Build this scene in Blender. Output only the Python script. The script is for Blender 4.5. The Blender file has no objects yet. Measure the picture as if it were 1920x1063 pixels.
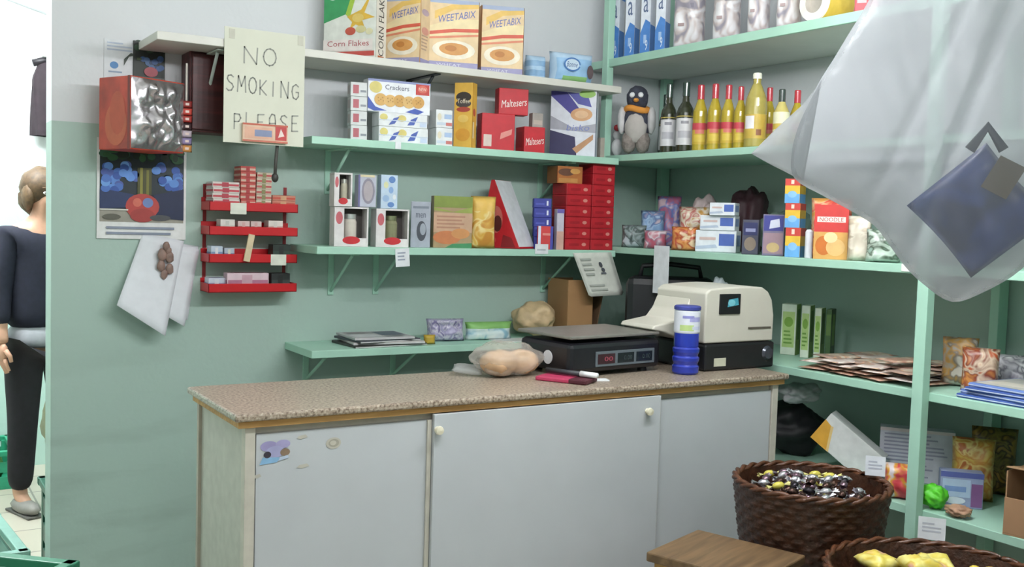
import bpy, bmesh, math, random
from mathutils import Vector, Matrix, Euler, noise
C = bpy.context.scene.collection
SC = bpy.context.scene
R = math.radians

# ------------------------------------------------------------------ camera
FPX = 1911.05                                   # focal length in pixels of a 1920 x 1063 frame
CAMP = Vector((0, 0, 1.45))
AX_R = Vector((0.8481, -0.5286, 0.0307)); AX_F = Vector((math.sin(.558173)*math.cos(.060882), math.cos(.558173)*math.cos(.060882), -math.sin(.060882)))
_r0 = Vector((math.cos(.558173), -math.sin(.558173), 0)); _u0 = _r0.cross(AX_F)
AX_R = (math.cos(.0307218)*_r0 + math.sin(.0307218)*_u0).normalized()
AX_U = (-math.sin(.0307218)*_r0 + math.cos(.0307218)*_u0).normalized()
cd = bpy.data.cameras.new('camera'); cam = bpy.data.objects.new('camera', cd); C.objects.link(cam)
cd.sensor_width = 36; cd.lens = FPX/1920*36; cd.clip_start = .05; cd.clip_end = 60
cam.matrix_world = Matrix(((AX_R.x, AX_U.x, -AX_F.x, CAMP.x), (AX_R.y, AX_U.y, -AX_F.y, CAMP.y), (AX_R.z, AX_U.z, -AX_F.z, CAMP.z), (0, 0, 0, 1)))
SC.camera = cam

# ------------------------------------------------------------------ world, lamps, exposure
SC.view_settings.view_transform = 'Standard'; SC.view_settings.look = 'None'
SC.view_settings.gamma = 1; SC.view_settings.use_curve_mapping = False
SC.view_settings.exposure = 0.25
wd = bpy.data.worlds.new('world'); SC.world = wd; wd.use_nodes = True
wd.node_tree.nodes['Background'].inputs[0].default_value = (.8, .9, 1, 1)
wd.node_tree.nodes['Background'].inputs[1].default_value = .25
def area(name, loc, tgt, sx, sy, power, col):
    l = bpy.data.lights.new(name, 'AREA'); l.shape = 'RECTANGLE'; l.size = sx; l.size_y = sy; l.energy = power; l.color = col
    o = bpy.data.objects.new(name, l); C.objects.link(o); o.location = loc
    o.rotation_euler = (Vector(tgt)-Vector(loc)).to_track_quat('-Z', 'Y').to_euler()
    return o
CEIL = 2.85
def tube(x, y, z, ln, power, col, n=4):
    for k in range(n):
        l = bpy.data.lights.new('tube_light', 'POINT'); l.energy = power/n; l.color = col; l.shadow_soft_size = .04
        o = bpy.data.objects.new('tube_light', l); C.objects.link(o); o.location = (x-ln/2+ln*(k+.5)/n, y, z)
tube(1.52, 1.55, 2.2, 1.6, 63, (.96, .98, 1), 8)
tube(.0, -1.0, CEIL-.17, 1.1, 30, (.97, .985, 1))  # added fill light behind the camera, lifts the shade under the shelves
tube(.1, 5.0, CEIL-.17, 1.1, 150, (.93, .98, 1))

# ------------------------------------------------------------------ the room's main planes
W = 3.54        # back wall
YF = 3.27       # front edge of the back-wall shelves
XF = 2.54       # front edge of the right-hand shelving
XW = 3.0        # right wall
BZ = {1: 2.0, 2: 1.715, 3: 1.345, 4: .99}
RZ = {1: 2.1206, 2: 1.7306, 3: 1.3606, 4: 1.0006, 5: .6606}
def ray(px, py): return AX_F + (px-960)/FPX*AX_R - (py-531.5)/FPX*AX_U
def on(px, py, ax, val):
    d = ray(px, py); return CAMP + d*((val-CAMP[ax])/d[ax])
def proj(p):
    d = Vector(p)-CAMP; w = d.dot(AX_F); return 960+FPX*d.dot(AX_R)/w, 531.5-FPX*d.dot(AX_U)/w

# ------------------------------------------------------------------ materials
def lin(c): c /= 255; return c/12.92 if c <= .04045 else ((c+.055)/1.055)**2.4
def rgb(h):
    h = h.lstrip('#'); return tuple(lin(int(h[i:i+2], 16)) for i in (0, 2, 4))
_M = {}
def mat(col, rough=.5, metal=0.0, var=.08, scale=30, bump=0.0, bscale=60, trans=0, coat=0, emit=0):
    key = (col, rough, metal, var, scale, bump, bscale, trans, coat, emit)
    if key in _M: return _M[key]
    m = bpy.data.materials.new('paint_'+col.strip('#')); m.use_nodes = True
    nt = m.node_tree; b = nt.nodes['Principled BSDF']; c = rgb(col)
    tc = nt.nodes.new('ShaderNodeTexCoord'); n = nt.nodes.new('ShaderNodeTexNoise'); n.inputs['Scale'].default_value = scale; n.inputs['Detail'].default_value = 3
    nt.links.new(tc.outputs['Object'], n.inputs['Vector'])
    r = nt.nodes.new('ShaderNodeValToRGB')
    r.color_ramp.elements[0].color = tuple(x*(1-var) for x in c)+(1,); r.color_ramp.elements[1].color = tuple(min(1, x*(1+var)) for x in c)+(1,)
    r.color_ramp.elements[0].position = .3; r.color_ramp.elements[1].position = .7
    nt.links.new(n.outputs['Fac'], r.inputs[0]); nt.links.new(r.outputs[0], b.inputs['Base Color'])
    b.inputs['Roughness'].default_value = rough; b.inputs['Metallic'].default_value = metal
    b.inputs['Transmission Weight'].default_value = trans; b.inputs['Coat Weight'].default_value = coat
    if emit:
        nt.links.new(r.outputs[0], b.inputs['Emission Color']); b.inputs['Emission Strength'].default_value = emit
    if bump:
        n2 = nt.nodes.new('ShaderNodeTexNoise'); n2.inputs['Scale'].default_value = bscale; n2.inputs['Detail'].default_value = 4
        nt.links.new(tc.outputs['Object'], n2.inputs['Vector'])
        bp = nt.nodes.new('ShaderNodeBump'); bp.inputs['Strength'].default_value = bump; bp.inputs['Distance'].default_value = .01
        nt.links.new(n2.outputs['Fac'], bp.inputs['Height']); nt.links.new(bp.outputs[0], b.inputs['Normal'])
    _M[key] = m; return m
def gloss(col): return mat(col, .22, coat=.3)
def foil(col): return mat(col, .25, .75, .25, 25, .5, 40)

def wall_paint(name, top, bot, zsplit, dirt=.25):
    m = bpy.data.materials.new(name); m.use_nodes = True; nt = m.node_tree; b = nt.nodes['Principled BSDF']; N = nt.nodes.new; L = nt.links.new
    g = N('ShaderNodeNewGeometry'); s = N('ShaderNodeSeparateXYZ'); L(g.outputs['Position'], s.inputs[0])
    n = N('ShaderNodeTexNoise'); n.inputs['Scale'].default_value = 3; L(g.outputs['Position'], n.inputs['Vector'])
    w = N('ShaderNodeMath'); w.operation = 'MULTIPLY_ADD'; L(n.outputs['Fac'], w.inputs[0]); w.inputs[1].default_value = .008; L(s.outputs['Z'], w.inputs[2])
    gt = N('ShaderNodeMath'); gt.operation = 'GREATER_THAN'; L(w.outputs[0], gt.inputs[0]); gt.inputs[1].default_value = zsplit
    mx = N('ShaderNodeMix'); mx.data_type = 'RGBA'; L(gt.outputs[0], mx.inputs[0]); mx.inputs[6].default_value = rgb(bot)+(1,); mx.inputs[7].default_value = rgb(top)+(1,)
    # smudges and scuffs low down on the plaster
    n2 = N('ShaderNodeTexNoise'); n2.inputs['Scale'].default_value = 2.2; n2.inputs['Detail'].default_value = 6
    mp = N('ShaderNodeMapping'); mp.inputs['Scale'].default_value = (1.2, 1, 5); L(g.outputs['Position'], mp.inputs[0]); L(mp.outputs[0], n2.inputs['Vector'])
    mr = N('ShaderNodeMapRange'); mr.inputs[1].default_value = .52; mr.inputs[2].default_value = .75; L(n2.outputs['Fac'], mr.inputs[0])
    mz = N('ShaderNodeMapRange'); mz.inputs[1].default_value = 1.15; mz.inputs[2].default_value = .6; L(s.outputs['Z'], mz.inputs[0])
    mu = N('ShaderNodeMath'); mu.operation = 'MULTIPLY'; L(mr.outputs[0], mu.inputs[0]); L(mz.outputs[0], mu.inputs[1])
    mu2 = N('ShaderNodeMath'); mu2.operation = 'MULTIPLY'; L(mu.outputs[0], mu2.inputs[0]); mu2.inputs[1].default_value = dirt
    m2 = N('ShaderNodeMix'); m2.data_type = 'RGBA'; L(mu2.outputs[0], m2.inputs[0]); L(mx.outputs[2], m2.inputs[6]); m2.inputs[7].default_value = rgb('#6d7468')+(1,)
    L(m2.outputs[2], b.inputs['Base Color']); b.inputs['Roughness'].default_value = .55
    n3 = N('ShaderNodeTexNoise'); n3.inputs['Scale'].default_value = 40; L(g.outputs['Position'], n3.inputs['Vector'])
    bp = N('ShaderNodeBump'); bp.inputs['Strength'].default_value = .12; bp.inputs['Distance'].default_value = .01; L(n3.outputs['Fac'], bp.inputs['Height']); L(bp.outputs[0], b.inputs['Normal'])
    return m
def granite():
    m = bpy.data.materials.new('speckled_laminate'); m.use_nodes = True; nt = m.node_tree; b = nt.nodes['Principled BSDF']; N = nt.nodes.new; L = nt.links.new
    g = N('ShaderNodeTexCoord'); v = N('ShaderNodeTexNoise'); v.inputs['Scale'].default_value = 140; v.inputs['Detail'].default_value = 3; L(g.outputs['Object'], v.inputs['Vector'])
    r = N('ShaderNodeValToRGB'); e = r.color_ramp.elements
    e[0].position = .36; e[0].color = rgb('#6a5b4e')+(1,); e[1].position = .66; e[1].color = rgb('#bcb0a0')+(1,)
    k = e.new(.47); k.color = rgb('#9d8d7d')+(1,); k = e.new(.56); k.color = rgb('#aa9c8c')+(1,)
    L(v.outputs['Fac'], r.inputs[0]); L(r.outputs[0], b.inputs['Base Color']); b.inputs['Roughness'].default_value = .3
    return m
def wood(col, col2, scale=6, rough=.6):
    m = bpy.data.materials.new('wood'); m.use_nodes = True; nt = m.node_tree; b = nt.nodes['Principled BSDF']; N = nt.nodes.new; L = nt.links.new
    g = N('ShaderNodeTexCoord'); mp = N('ShaderNodeMapping'); mp.inputs['Scale'].default_value = (1, 9, 9); L(g.outputs['Object'], mp.inputs[0])
    v = N('ShaderNodeTexNoise'); v.inputs['Scale'].default_value = scale; v.inputs['Detail'].default_value = 6; v.inputs['Distortion'].default_value = .6; L(mp.outputs[0], v.inputs['Vector'])
    r = N('ShaderNodeValToRGB'); e = r.color_ramp.elements; e[0].position = .35; e[0].color = rgb(col)+(1,); e[1].position = .65; e[1].color = rgb(col2)+(1,)
    L(v.outputs['Fac'], r.inputs[0]); L(r.outputs[0], b.inputs['Base Color']); b.inputs['Roughness'].default_value = rough
    return m
def film(name, col, alpha, rough=.3, bump=.4):
    """thin cloudy plastic film"""
    m = bpy.data.materials.new(name); m.use_nodes = True; nt = m.node_tree; N = nt.nodes.new; L = nt.links.new
    out = nt.nodes['Material Output']; b = nt.nodes['Principled BSDF']; b.inputs['Base Color'].default_value = rgb(col)+(1,); b.inputs['Roughness'].default_value = rough
    g = N('ShaderNodeTexCoord'); n = N('ShaderNodeTexNoise'); n.inputs['Scale'].default_value = 14; n.inputs['Detail'].default_value = 5; L(g.outputs['Object'], n.inputs['Vector'])
    bp = N('ShaderNodeBump'); bp.inputs['Strength'].default_value = bump; bp.inputs['Distance'].default_value = .02; L(n.outputs['Fac'], bp.inputs['Height']); L(bp.outputs[0], b.inputs['Normal'])
    tl = N('ShaderNodeBsdfTranslucent'); tl.inputs[0].default_value = rgb(col)+(1,)
    m1 = N('ShaderNodeMixShader'); m1.inputs[0].default_value = .45; L(b.outputs[0], m1.inputs[1]); L(tl.outputs[0], m1.inputs[2])
    tr = N('ShaderNodeBsdfTransparent'); m2 = N('ShaderNodeMixShader'); m2.inputs[0].default_value = alpha; L(tr.outputs[0], m2.inputs[1]); L(m1.outputs[0], m2.inputs[2])
    L(m2.outputs[0], out.inputs['Surface']); return m

# ------------------------------------------------------------------ mesh builder
_TX = {}
def text_geo(s):
    if s in _TX: return _TX[s]
    cu = bpy.data.curves.new('lettering', 'FONT'); cu.body = s; cu.size = 1; cu.resolution_u = 2
    o = bpy.data.objects.new('lettering', cu); C.objects.link(o)
    dg = bpy.context.evaluated_depsgraph_get(); me = o.evaluated_get(dg).to_mesh()
    vs = [v.co.copy() for v in me.vertices]; fs = [tuple(p.vertices) for p in me.polygons]
    o.evaluated_get(dg).to_mesh_clear(); C.objects.unlink(o); bpy.data.objects.remove(o); bpy.data.curves.remove(cu)
    x0 = min(v.x for v in vs); x1 = max(v.x for v in vs); y0 = min(v.y for v in vs); y1 = max(v.y for v in vs)
    vs = [((v.x-(x0+x1)/2)/(x1-x0), (v.y-(y0+y1)/2)/(y1-y0)) for v in vs]
    _TX[s] = (vs, fs, (x1-x0)/(y1-y0)); return _TX[s]
def printmat(cols, seed=0, scale=18, rough=.35):
    key = ('print', tuple(cols), seed, scale)
    if key in _M: return _M[key]
    m = bpy.data.materials.new('printed_film'); m.use_nodes = True; nt = m.node_tree; b = nt.nodes['Principled BSDF']; N = nt.nodes.new; L = nt.links.new
    g = N('ShaderNodeTexCoord'); mp = N('ShaderNodeMapping'); mp.inputs['Location'].default_value = (seed*1.37, seed*.71, seed*2.1); L(g.outputs['Object'], mp.inputs[0])
    n = N('ShaderNodeTexNoise'); n.inputs['Scale'].default_value = scale; n.inputs['Detail'].default_value = 1.5; n.inputs['Distortion'].default_value = 1.2; L(mp.outputs[0], n.inputs['Vector'])
    r = N('ShaderNodeValToRGB'); e = r.color_ramp.elements; k = len(cols)
    e[0].position = .34; e[0].color = rgb(cols[0])+(1,); e[1].position = .64; e[1].color = rgb(cols[-1])+(1,)
    for i in range(1, k-1): q = e.new(.34+.30*i/(k-1)); q.color = rgb(cols[i])+(1,)
    L(n.outputs['Fac'], r.inputs[0]); L(r.outputs[0], b.inputs['Base Color']); b.inputs['Roughness'].default_value = rough; _M[key] = m; return m
def gm(c): return c if isinstance(c, bpy.types.Material) else mat(c)
class MB:
    def __init__(s): s.bm = bmesh.new(); s.mats = []; s.smooth = False; s.lay = 0
    def slot(s, c):
        m = gm(c)
        if m not in s.mats: s.mats.append(m)
        return s.mats.index(m)
    def faces(s, vs, fs, c, M=None, smooth=False):
        k = s.slot(c); b = [s.bm.verts.new(M @ Vector(v) if M else v) for v in vs]
        for i, f in enumerate(fs):
            try: q = s.bm.faces.new([b[j] for j in f])
            except ValueError: continue
            q.material_index = k; q.smooth = smooth
        return b
    def box(s, sx, sy, sz, loc=(0, 0, 0), rot=(0, 0, 0), c='#ffffff', bev=.002, base=True):
        """box with its base centre (or its centre) at loc"""
        M = Matrix.Translation(loc) @ Euler(rot).to_matrix().to_4x4() @ Matrix.Translation((0, 0, sz/2 if base else 0)) @ Matrix.Diagonal((sx, sy, sz, 1))
        k = s.slot(c); g = bmesh.ops.create_cube(s.bm, size=1, matrix=M); vs = g['verts']
        fs = set(f for v in vs for f in v.link_faces); es = list(set(e for v in vs for e in v.link_edges))
        for f in fs: f.material_index = k
        bev = min(bev, .3*min(sx, sy, sz))
        if bev > 0: bmesh.ops.bevel(s.bm, geom=es, offset=bev, segments=2, affect='EDGES', profile=.5, material=k)
        return s
    def span(s, a, b, c, bev=.002):
        return s.box(b[0]-a[0], b[1]-a[1], b[2]-a[2], ((a[0]+b[0])/2, (a[1]+b[1])/2, a[2]), (0, 0, 0), c, bev)
    def tube(s, pts, r, c, n=10, closed=False, smooth=True):
        pts = [Vector(p) for p in pts]; rs = r if isinstance(r, (list, tuple)) else [r]*len(pts); vs = []; fs = []; up = None
        for i, p in enumerate(pts):
            if closed: t = pts[(i+1) % len(pts)]-pts[i-1]
            else: t = pts[min(i+1, len(pts)-1)]-pts[max(i-1, 0)]
            t.normalize()
            if up is None: up = Vector((0, 0, 1)) if abs(t.z) < .9 else Vector((1, 0, 0))
            a = t.cross(up).normalized(); up = a.cross(t).normalized()
            for k in range(n):
                q = 2*math.pi*k/n; vs.append(p+rs[i]*(math.cos(q)*a+math.sin(q)*up))
        m = len(pts)
        for i in range(m if closed else m-1):
            for k in range(n):
                j = (i+1) % m; fs.append((i*n+k, i*n+(k+1) % n, j*n+(k+1) % n, j*n+k))
        if not closed: fs.append(tuple(range(n))[::-1]); fs.append(tuple(range((m-1)*n, m*n)))
        s.faces(vs, fs, c, None, smooth); return s
    def lathe(s, prof, cols, n=24, M=None, sx=1, sy=1, smooth=True):
        """prof [(r,z)...], cols one colour or one per segment"""
        for i in range(len(prof)-1):
            (r0, z0), (r1, z1) = prof[i], prof[i+1]; vs = []; fs = []
            for k in range(n):
                a = 2*math.pi*k/n; vs += [(r0*math.cos(a)*sx, r0*math.sin(a)*sy, z0), (r1*math.cos(a)*sx, r1*math.sin(a)*sy, z1)]
            for k in range(n):
                j = (k+1) % n; fs.append((2*k, 2*j, 2*j+1, 2*k+1))
            c = cols[i] if isinstance(cols, list) else cols
            s.faces(vs, fs, c, M, smooth)
        return s
    def ball(s, loc, r, c, sub=2, wob=0, seed=0, fr=3):
        rx, ry, rz = r if isinstance(r, (list, tuple)) else (r, r, r); k = s.slot(c)
        g = bmesh.ops.create_icosphere(s.bm, subdivisions=sub, radius=1)
        for v in g['verts']:
            d = 1+wob*noise.noise(v.co*fr+Vector((seed*7.3, 0, 0))) if wob else 1
            v.co = Vector((v.co.x*rx*d, v.co.y*ry*d, v.co.z*rz*d))+Vector(loc)
        for f in set(f for v in g['verts'] for f in v.link_faces): f.material_index = k; f.smooth = True
        return s
    def prism(s, poly, y0, y1, c, M=None, bev=0):
        """polygon in x-z swept from y0 to y1"""
        n = len(poly); vs = [(p[0], y0, p[1]) for p in poly]+[(p[0], y1, p[1]) for p in poly]
        fs = [tuple(range(n)), tuple(range(2*n-1, n-1, -1))]+[(i, i+n, (i+1) % n+n, (i+1) % n) for i in range(n)]
        b = s.faces(vs, fs, c, M)
        bmesh.ops.recalc_face_normals(s.bm, faces=list(set(f for v in b for f in v.link_faces)))
        if bev: bmesh.ops.bevel(s.bm, geom=list(set(e for v in b for e in v.link_edges)), offset=bev, segments=3, affect='EDGES', profile=.5, material=s.slot(c))
        return s
    def pillow(s, w, h, t, fn, n=12, M=None, crump=.15, seed=0, ex=.5):
        """soft filled pack standing in x-z, front towards -y; fn(u,v) gives the print colour"""
        for side in (-1, 1):
            vs = []
            for j in range(n+1):
                for i in range(n+1):
                    u, v = i/n, j/n; a = (1-(2*u-1)**4)*(1-(2*v-1)**4); d = max(0, a)**ex
                    e = noise.noise(Vector((u*4+seed, v*4, side*3.1)))*crump
                    pin = 1-.10*(1-abs(2*v-1))*0
                    vs.append(((u-.5)*w*(1-.06*math.sin(math.pi*v)), side*t/2*d*(1+e), v*h))
            for j in range(n):
                for i in range(n):
                    a = j*(n+1)+i; q = (a, a+1, a+n+2, a+n+1); q = q if side < 0 else q[::-1]
                    s.faces([vs[x] for x in q], [(0, 1, 2, 3)], fn((i+.5)/n, (j+.5)/n), M, True)
        bmesh.ops.remove_doubles(s.bm, verts=s.bm.verts[:], dist=1e-5); return s
    # ---- printing: flat inks on a face frame (origin, u vector, v vector, normal)
    def ink(s, fr, shapes):
        o, u, v, nn = [Vector(x) for x in fr]; ul, vl = u.length, v.length
        for sh in shapes:
            s.lay += 1; off = nn*(.0004+.00012*(s.lay % 40)); k = sh[0]
            P = lambda a, b: o+u*a+v*b+off
            if k == 'r': s.faces([P(sh[1], sh[2]), P(sh[3], sh[2]), P(sh[3], sh[4]), P(sh[1], sh[4])], [(0, 1, 2, 3)], sh[5])
            elif k == 'e':
                n = 18; vs = [P(sh[1]+sh[3]*math.cos(2*math.pi*i/n), sh[2]+sh[4]*math.sin(2*math.pi*i/n)) for i in range(n)]; s.faces(vs, [tuple(range(n))], sh[5])
            elif k == 'p': s.faces([P(a, b) for a, b in sh[1]], [tuple(range(len(sh[1])))], sh[2])
            elif k == 't':
                # ('t', text, cu, cv, width, height, colour, rotation, slant) - fractions of the face
                vs, fs, asp = text_geo(sh[1]); rot = R(sh[7]) if len(sh) > 7 else 0; sl = sh[8] if len(sh) > 8 else 0
                wv, hv = sh[4]*(ul if abs(math.cos(rot)) > .7 else vl), sh[5]*(vl if abs(math.cos(rot)) > .7 else ul); out = []
                for a, b in vs:
                    x, y = (a*wv+sl*b*hv), b*hv; x, y = x*math.cos(rot)-y*math.sin(rot), x*math.sin(rot)+y*math.cos(rot)
                    out.append(P(sh[2]+x/ul, sh[3]+y/vl))
                s.faces(out, fs, sh[6])
            elif k == 'l':   # written lines
                rnd = random.Random(sh[6] if len(sh) > 6 else 1); n = sh[5]
                for i in range(n):
                    y = sh[2]+(sh[4]-sh[2])*(i+.5)/n; e = sh[1]+(sh[3]-sh[1])*rnd.uniform(.6, 1); h = .22*(sh[4]-sh[2])/n
                    s.faces([P(sh[1], y-h), P(e, y-h), P(e, y+h), P(sh[1], y+h)], [(0, 1, 2, 3)], sh[7] if len(sh) > 7 else '#777777')
        return s
    def build(s, name, loc=(0, 0, 0), rotz=0, parent=None, label=None, cat=None, group=None, rot=None, solid=0):
        me = bpy.data.meshes.new(name)
        s.bm.to_mesh(me); s.bm.free()
        for m in s.mats: me.materials.append(m)
        o = bpy.data.objects.new(name, me); C.objects.link(o)
        o.location = loc; o.rotation_euler = rot if rot else (0, 0, rotz)
        if parent: o.parent = parent
        return tag(o, label, cat, group)
def tag(o, label=None, cat=None, group=None, kind=None):
    if label: o['label'] = label
    if cat: o['category'] = cat
    if group: o['group'] = group
    if kind: o['kind'] = kind
    return o
def thing(name, label, cat, loc=(0, 0, 0), rotz=0, group=None):
    o = bpy.data.objects.new(name, None); C.objects.link(o); o.empty_display_size = .05
    o.location = loc; o.rotation_euler = (0, 0, rotz); return tag(o, label, cat, group)
def dup(root, loc, rot=None, label=None):
    """copy of a thing with copies of its parts and sub-parts"""
    r = root.copy(); C.objects.link(r); r.location = loc
    if rot is not None: r.rotation_euler = rot
    if label: r['label'] = label
    for ch in list(root.children):
        c = ch.copy(); C.objects.link(c); c.parent = r
        for g in list(ch.children):
            d = g.copy(); C.objects.link(d); d.parent = c
    return r
def FR(w, d, h, f='F'):
    return {'F': ((-w/2, -d/2, 0), (w, 0, 0), (0, 0, h), (0, -1, 0)), 'R': ((w/2, -d/2, 0), (0, d, 0), (0, 0, h), (1, 0, 0)),
            'L': ((-w/2, d/2, 0), (0, -d, 0), (0, 0, h), (-1, 0, 0)), 'T': ((-w/2, -d/2, h), (w, 0, 0), (0, d, 0), (0, 0, 1))}[f]
def fit(kind, z, x0, x1, ytop, D=.08, rot=None, inset=.02):
    """size and seat a box on a shelf so it spans x0..x1 of the frame and rises to ytop; rot is its true heading"""
    if rot is None: rot = 0 if kind == 'B' else -90
    a = R(rot); ca, sa = math.cos(a), math.sin(a); w = .12; tgt = (x0+x1)/2
    if kind == 'B': c = on(tgt, 400, 1, YF+inset+D/2).x
    elif kind == 'R': c = on(tgt, 400, 0, XF+inset+D/2).y
    for _ in range(30):
        pts = [(sx*w/2*ca-sy*D/2*sa, sx*w/2*sa+sy*D/2*ca) for sx in (-1, 1) for sy in (-1, 1)]
        if kind == 'B': q = YF+inset-min(p[1] for p in pts); loc = (c, q, z)
        else: q = XF+inset-min(p[0] for p in pts); loc = (q, c, z)
        px = [proj((loc[0]+p[0], loc[1]+p[1], z))[0] for p in pts]; lo, hi = min(px), max(px)
        dep = (Vector(loc)-CAMP).dot(AX_F)/FPX
        c += (tgt-(lo+hi)/2)*dep*(1.1 if kind == 'B' else -1.3)*.7
        w = max(.012, w+((x1-x0)-(hi-lo))*dep*.7)
    f = Vector((loc[0]+D/2*sa, loc[1]-D/2*ca, z)); b = proj(f)[1]; h = .2
    for _ in range(6): h *= (b-ytop)/max(1e-3, b-proj(f+Vector((0, 0, h)))[1])
    return loc, w, max(.01, h), a
def carton(name, label, cat, F, D, c, front=(), right=(), left=(), top=(), group=None, bev=.002, lift=0):
    loc, w, h, a = F; b = MB(); b.box(w, D, h, c=c, bev=bev)
    for k, sh in (('F', front), ('R', right), ('L', left), ('T', top)):
        if sh: b.ink(FR(w, D, h, k), sh)
    return b.build(name, (loc[0], loc[1], loc[2]+lift), a, label=label, cat=cat, group=group)

# ================================================================== the setting
GREEN = '#b9dccb'; SHELFG = mat('#acd6c2', .45, 0, .05, 8)
wm = wall_paint('two_tone_wall', '#d6d8db', '#adc4ba', 1.728)
def struct(name, b):
    o = b.build(name); o['kind'] = 'structure'; return o
struct('wall_back', MB().span((.472, W, 0), (3.2, W+.12, CEIL), wm, 0))
struct('wall_right', MB().span((XW, -2.6, 0), (XW+.2, W, CEIL), wm, 0))
wp = wall_paint('passage_wall', '#f2f5f5', '#c4e2d8', 1.69, .1)
struct('wall_far', MB().span((-2.2, 6.2, 0), (3.2, 6.4, CEIL), wp, 0))
struct('wall_left', MB().span((-2.2, -2.6, 0), (-2.0, 6.2, CEIL), wm, 0))
struct('wall_front', MB().span((-2.2, -2.8, 0), (3.2, -2.6, CEIL), wm, 0))
struct('wall_passage', MB().span((3.0, W+.12, 0), (3.2, 6.2, CEIL), wp, 0))
struct('ceiling', MB().span((-2.2, -2.8, CEIL), (3.2, 6.4, CEIL+.1), mat('#eef0ee', .7), 0))
def floor_mat():
    m = bpy.data.materials.new('floor_tiles'); m.use_nodes = True; nt = m.node_tree; b = nt.nodes['Principled BSDF']; N = nt.nodes.new; L = nt.links.new
    g = N('ShaderNodeNewGeometry'); t = N('ShaderNodeTexBrick'); t.offset = 0; t.inputs['Scale'].default_value = 1; t.inputs['Brick Width'].default_value = .33; t.inputs['Row Height'].default_value = .33; t.inputs['Mortar Size'].default_value = .005
    t.inputs['Color1'].default_value = rgb('#c9c2b4')+(1,); t.inputs['Color2'].default_value = rgb('#c2baa9')+(1,); t.inputs['Mortar'].default_value = rgb('#8c857a')+(1,)
    L(g.outputs['Position'], t.inputs['Vector']); L(t.outputs['Color'], b.inputs['Base Color']); b.inputs['Roughness'].default_value = .35; return m
struct('floor', MB().span((-2.2, -2.8, -.1), (3.2, 6.4, 0), floor_mat(), 0))
def lamp_fixture(x, y, label, ln=1.2, drop=0):
    t = thing('ceiling_lamp', label, 'lamp', (x, y, CEIL-drop))
    for s in (-1, 1) if drop else (): MB().tube([(s*.4, 0, -.01), (s*.4, 0, drop)], .004, '#c9c9c6', 8).build('hanger_rod', parent=t)
    MB().box(ln, .16, .05, (0, 0, -.05), c='#f0f0ee', bev=.008).build('housing', parent=t)
    for s in (-1, 1): MB().tube([(-ln/2+.03, s*.04, -.075), (ln/2-.03, s*.04, -.075)], .014, mat('#ffffff', .4, emit=1.0)).build('tube', parent=t)
    for s in (-1, 1): MB().box(.03, .14, .05, (s*(ln/2-.015), 0, -.095), c='#e4e4e2', bev=.004).build('end_cap', parent=t)
lamp_fixture(1.52, 1.55, 'long white twin tube lamp hung low over the front of the counter', 1.7, CEIL-2.36)
lamp_fixture(.0, -1.0, 'white twin tube fill lamp added unseen behind the camera')  # fixture made up for the unseen fill light
lamp_fixture(.1, 5.0, 'white twin tube ceiling lamp in the bright passage')

# ================================================================== back-wall shelves
def bracket(t, x, c, drop=.16, dep=.2, yb=0.27, zt=-.028):
    b = MB(); b.box(.022, .006, drop, (x, yb-.003, zt-drop), c=c, bev=.001); b.box(.022, dep+.04, .005, (x, yb-(dep+.04)/2, zt-.005), c=c, bev=.001)
    b.tube([(x, yb-.006, zt-drop+.015), (x, yb-dep, zt-.006)], .0055, c, 8); b.build('bracket', parent=t)
def wall_shelf(n, x0, x1, c, label, brs, th=.026, bc=SHELFG, drop=.16):
    t = thing('wall_shelf', label, 'shelf', (x0, YF, BZ[n]))
    MB().span((0, 0, -th), (x1-x0, W-YF, 0), c, .002).build('board', parent=t)
    for x in brs: bracket(t, x-x0, bc, drop, zt=-th)
    return t
white_board = mat('#d7d5cd', .5, 0, .05, 8)
s1 = wall_shelf(1, .733, 2.53, white_board, 'long white top shelf on the back wall holding cereal boxes', [1.72], bc=mat('#20262a', .5))
bracket(s1, .205, mat('#c4cec6', .4), .24)
wall_shelf(2, 1.236, 2.53, SHELFG, 'pale green shelf on the back wall holding crackers and red boxes', [1.40, 2.33])
wall_shelf(3, 1.262, 2.53, SHELFG, 'pale green shelf on the back wall holding packs of red boxes and jars', [1.42, 1.6, 2.36])
wall_shelf(4, 1.25, 2.50, SHELFG, 'lowest pale green back shelf behind the counter with magazines', [1.33, 1.68], drop=.13)

# ================================================================== right-hand shelving
su = thing('shelving_unit', 'tall pale green shelving unit with five boards along the right wall', 'shelves', (XF, W, 0))
for z, d in ((RZ[1], 0), (RZ[2], 0), (RZ[3], 0), (RZ[4], 0), (RZ[5], 0)):
    sb = MB().span((0 if z < 2 else .013, -2.95, z-.026), (XW-XF-.004, -.004, z-.0006), SHELFG if z < 2 else mat('#d3d2ce', .5, 0, .04, 8), .002).build('shelf_board', parent=su)
    if z > 2: MB().span((0, -2.95, z-.03), (.0125, -.004, z+.002), SHELFG, .002).build('front_lip', parent=sb, label='pale green front edge')
for x, y, z0, z1 in ((.026, 3.392-W, RZ[2]-.02, CEIL), (.0, 1.825-W, 0, CEIL), (.0, .75-W, 0, CEIL)):
    MB().box(.032, .036, z1-z0-.002, (x-.017, y, z0+.001), c=SHELFG, bev=.002).build('post', parent=su)
for y in (-.025, 1.885-W, .75-W):
    MB().box(.05, .03, CEIL-.004, (XW-XF-.03, y, .002), c=SHELFG, bev=.002).build('back_post', parent=su)

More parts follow.
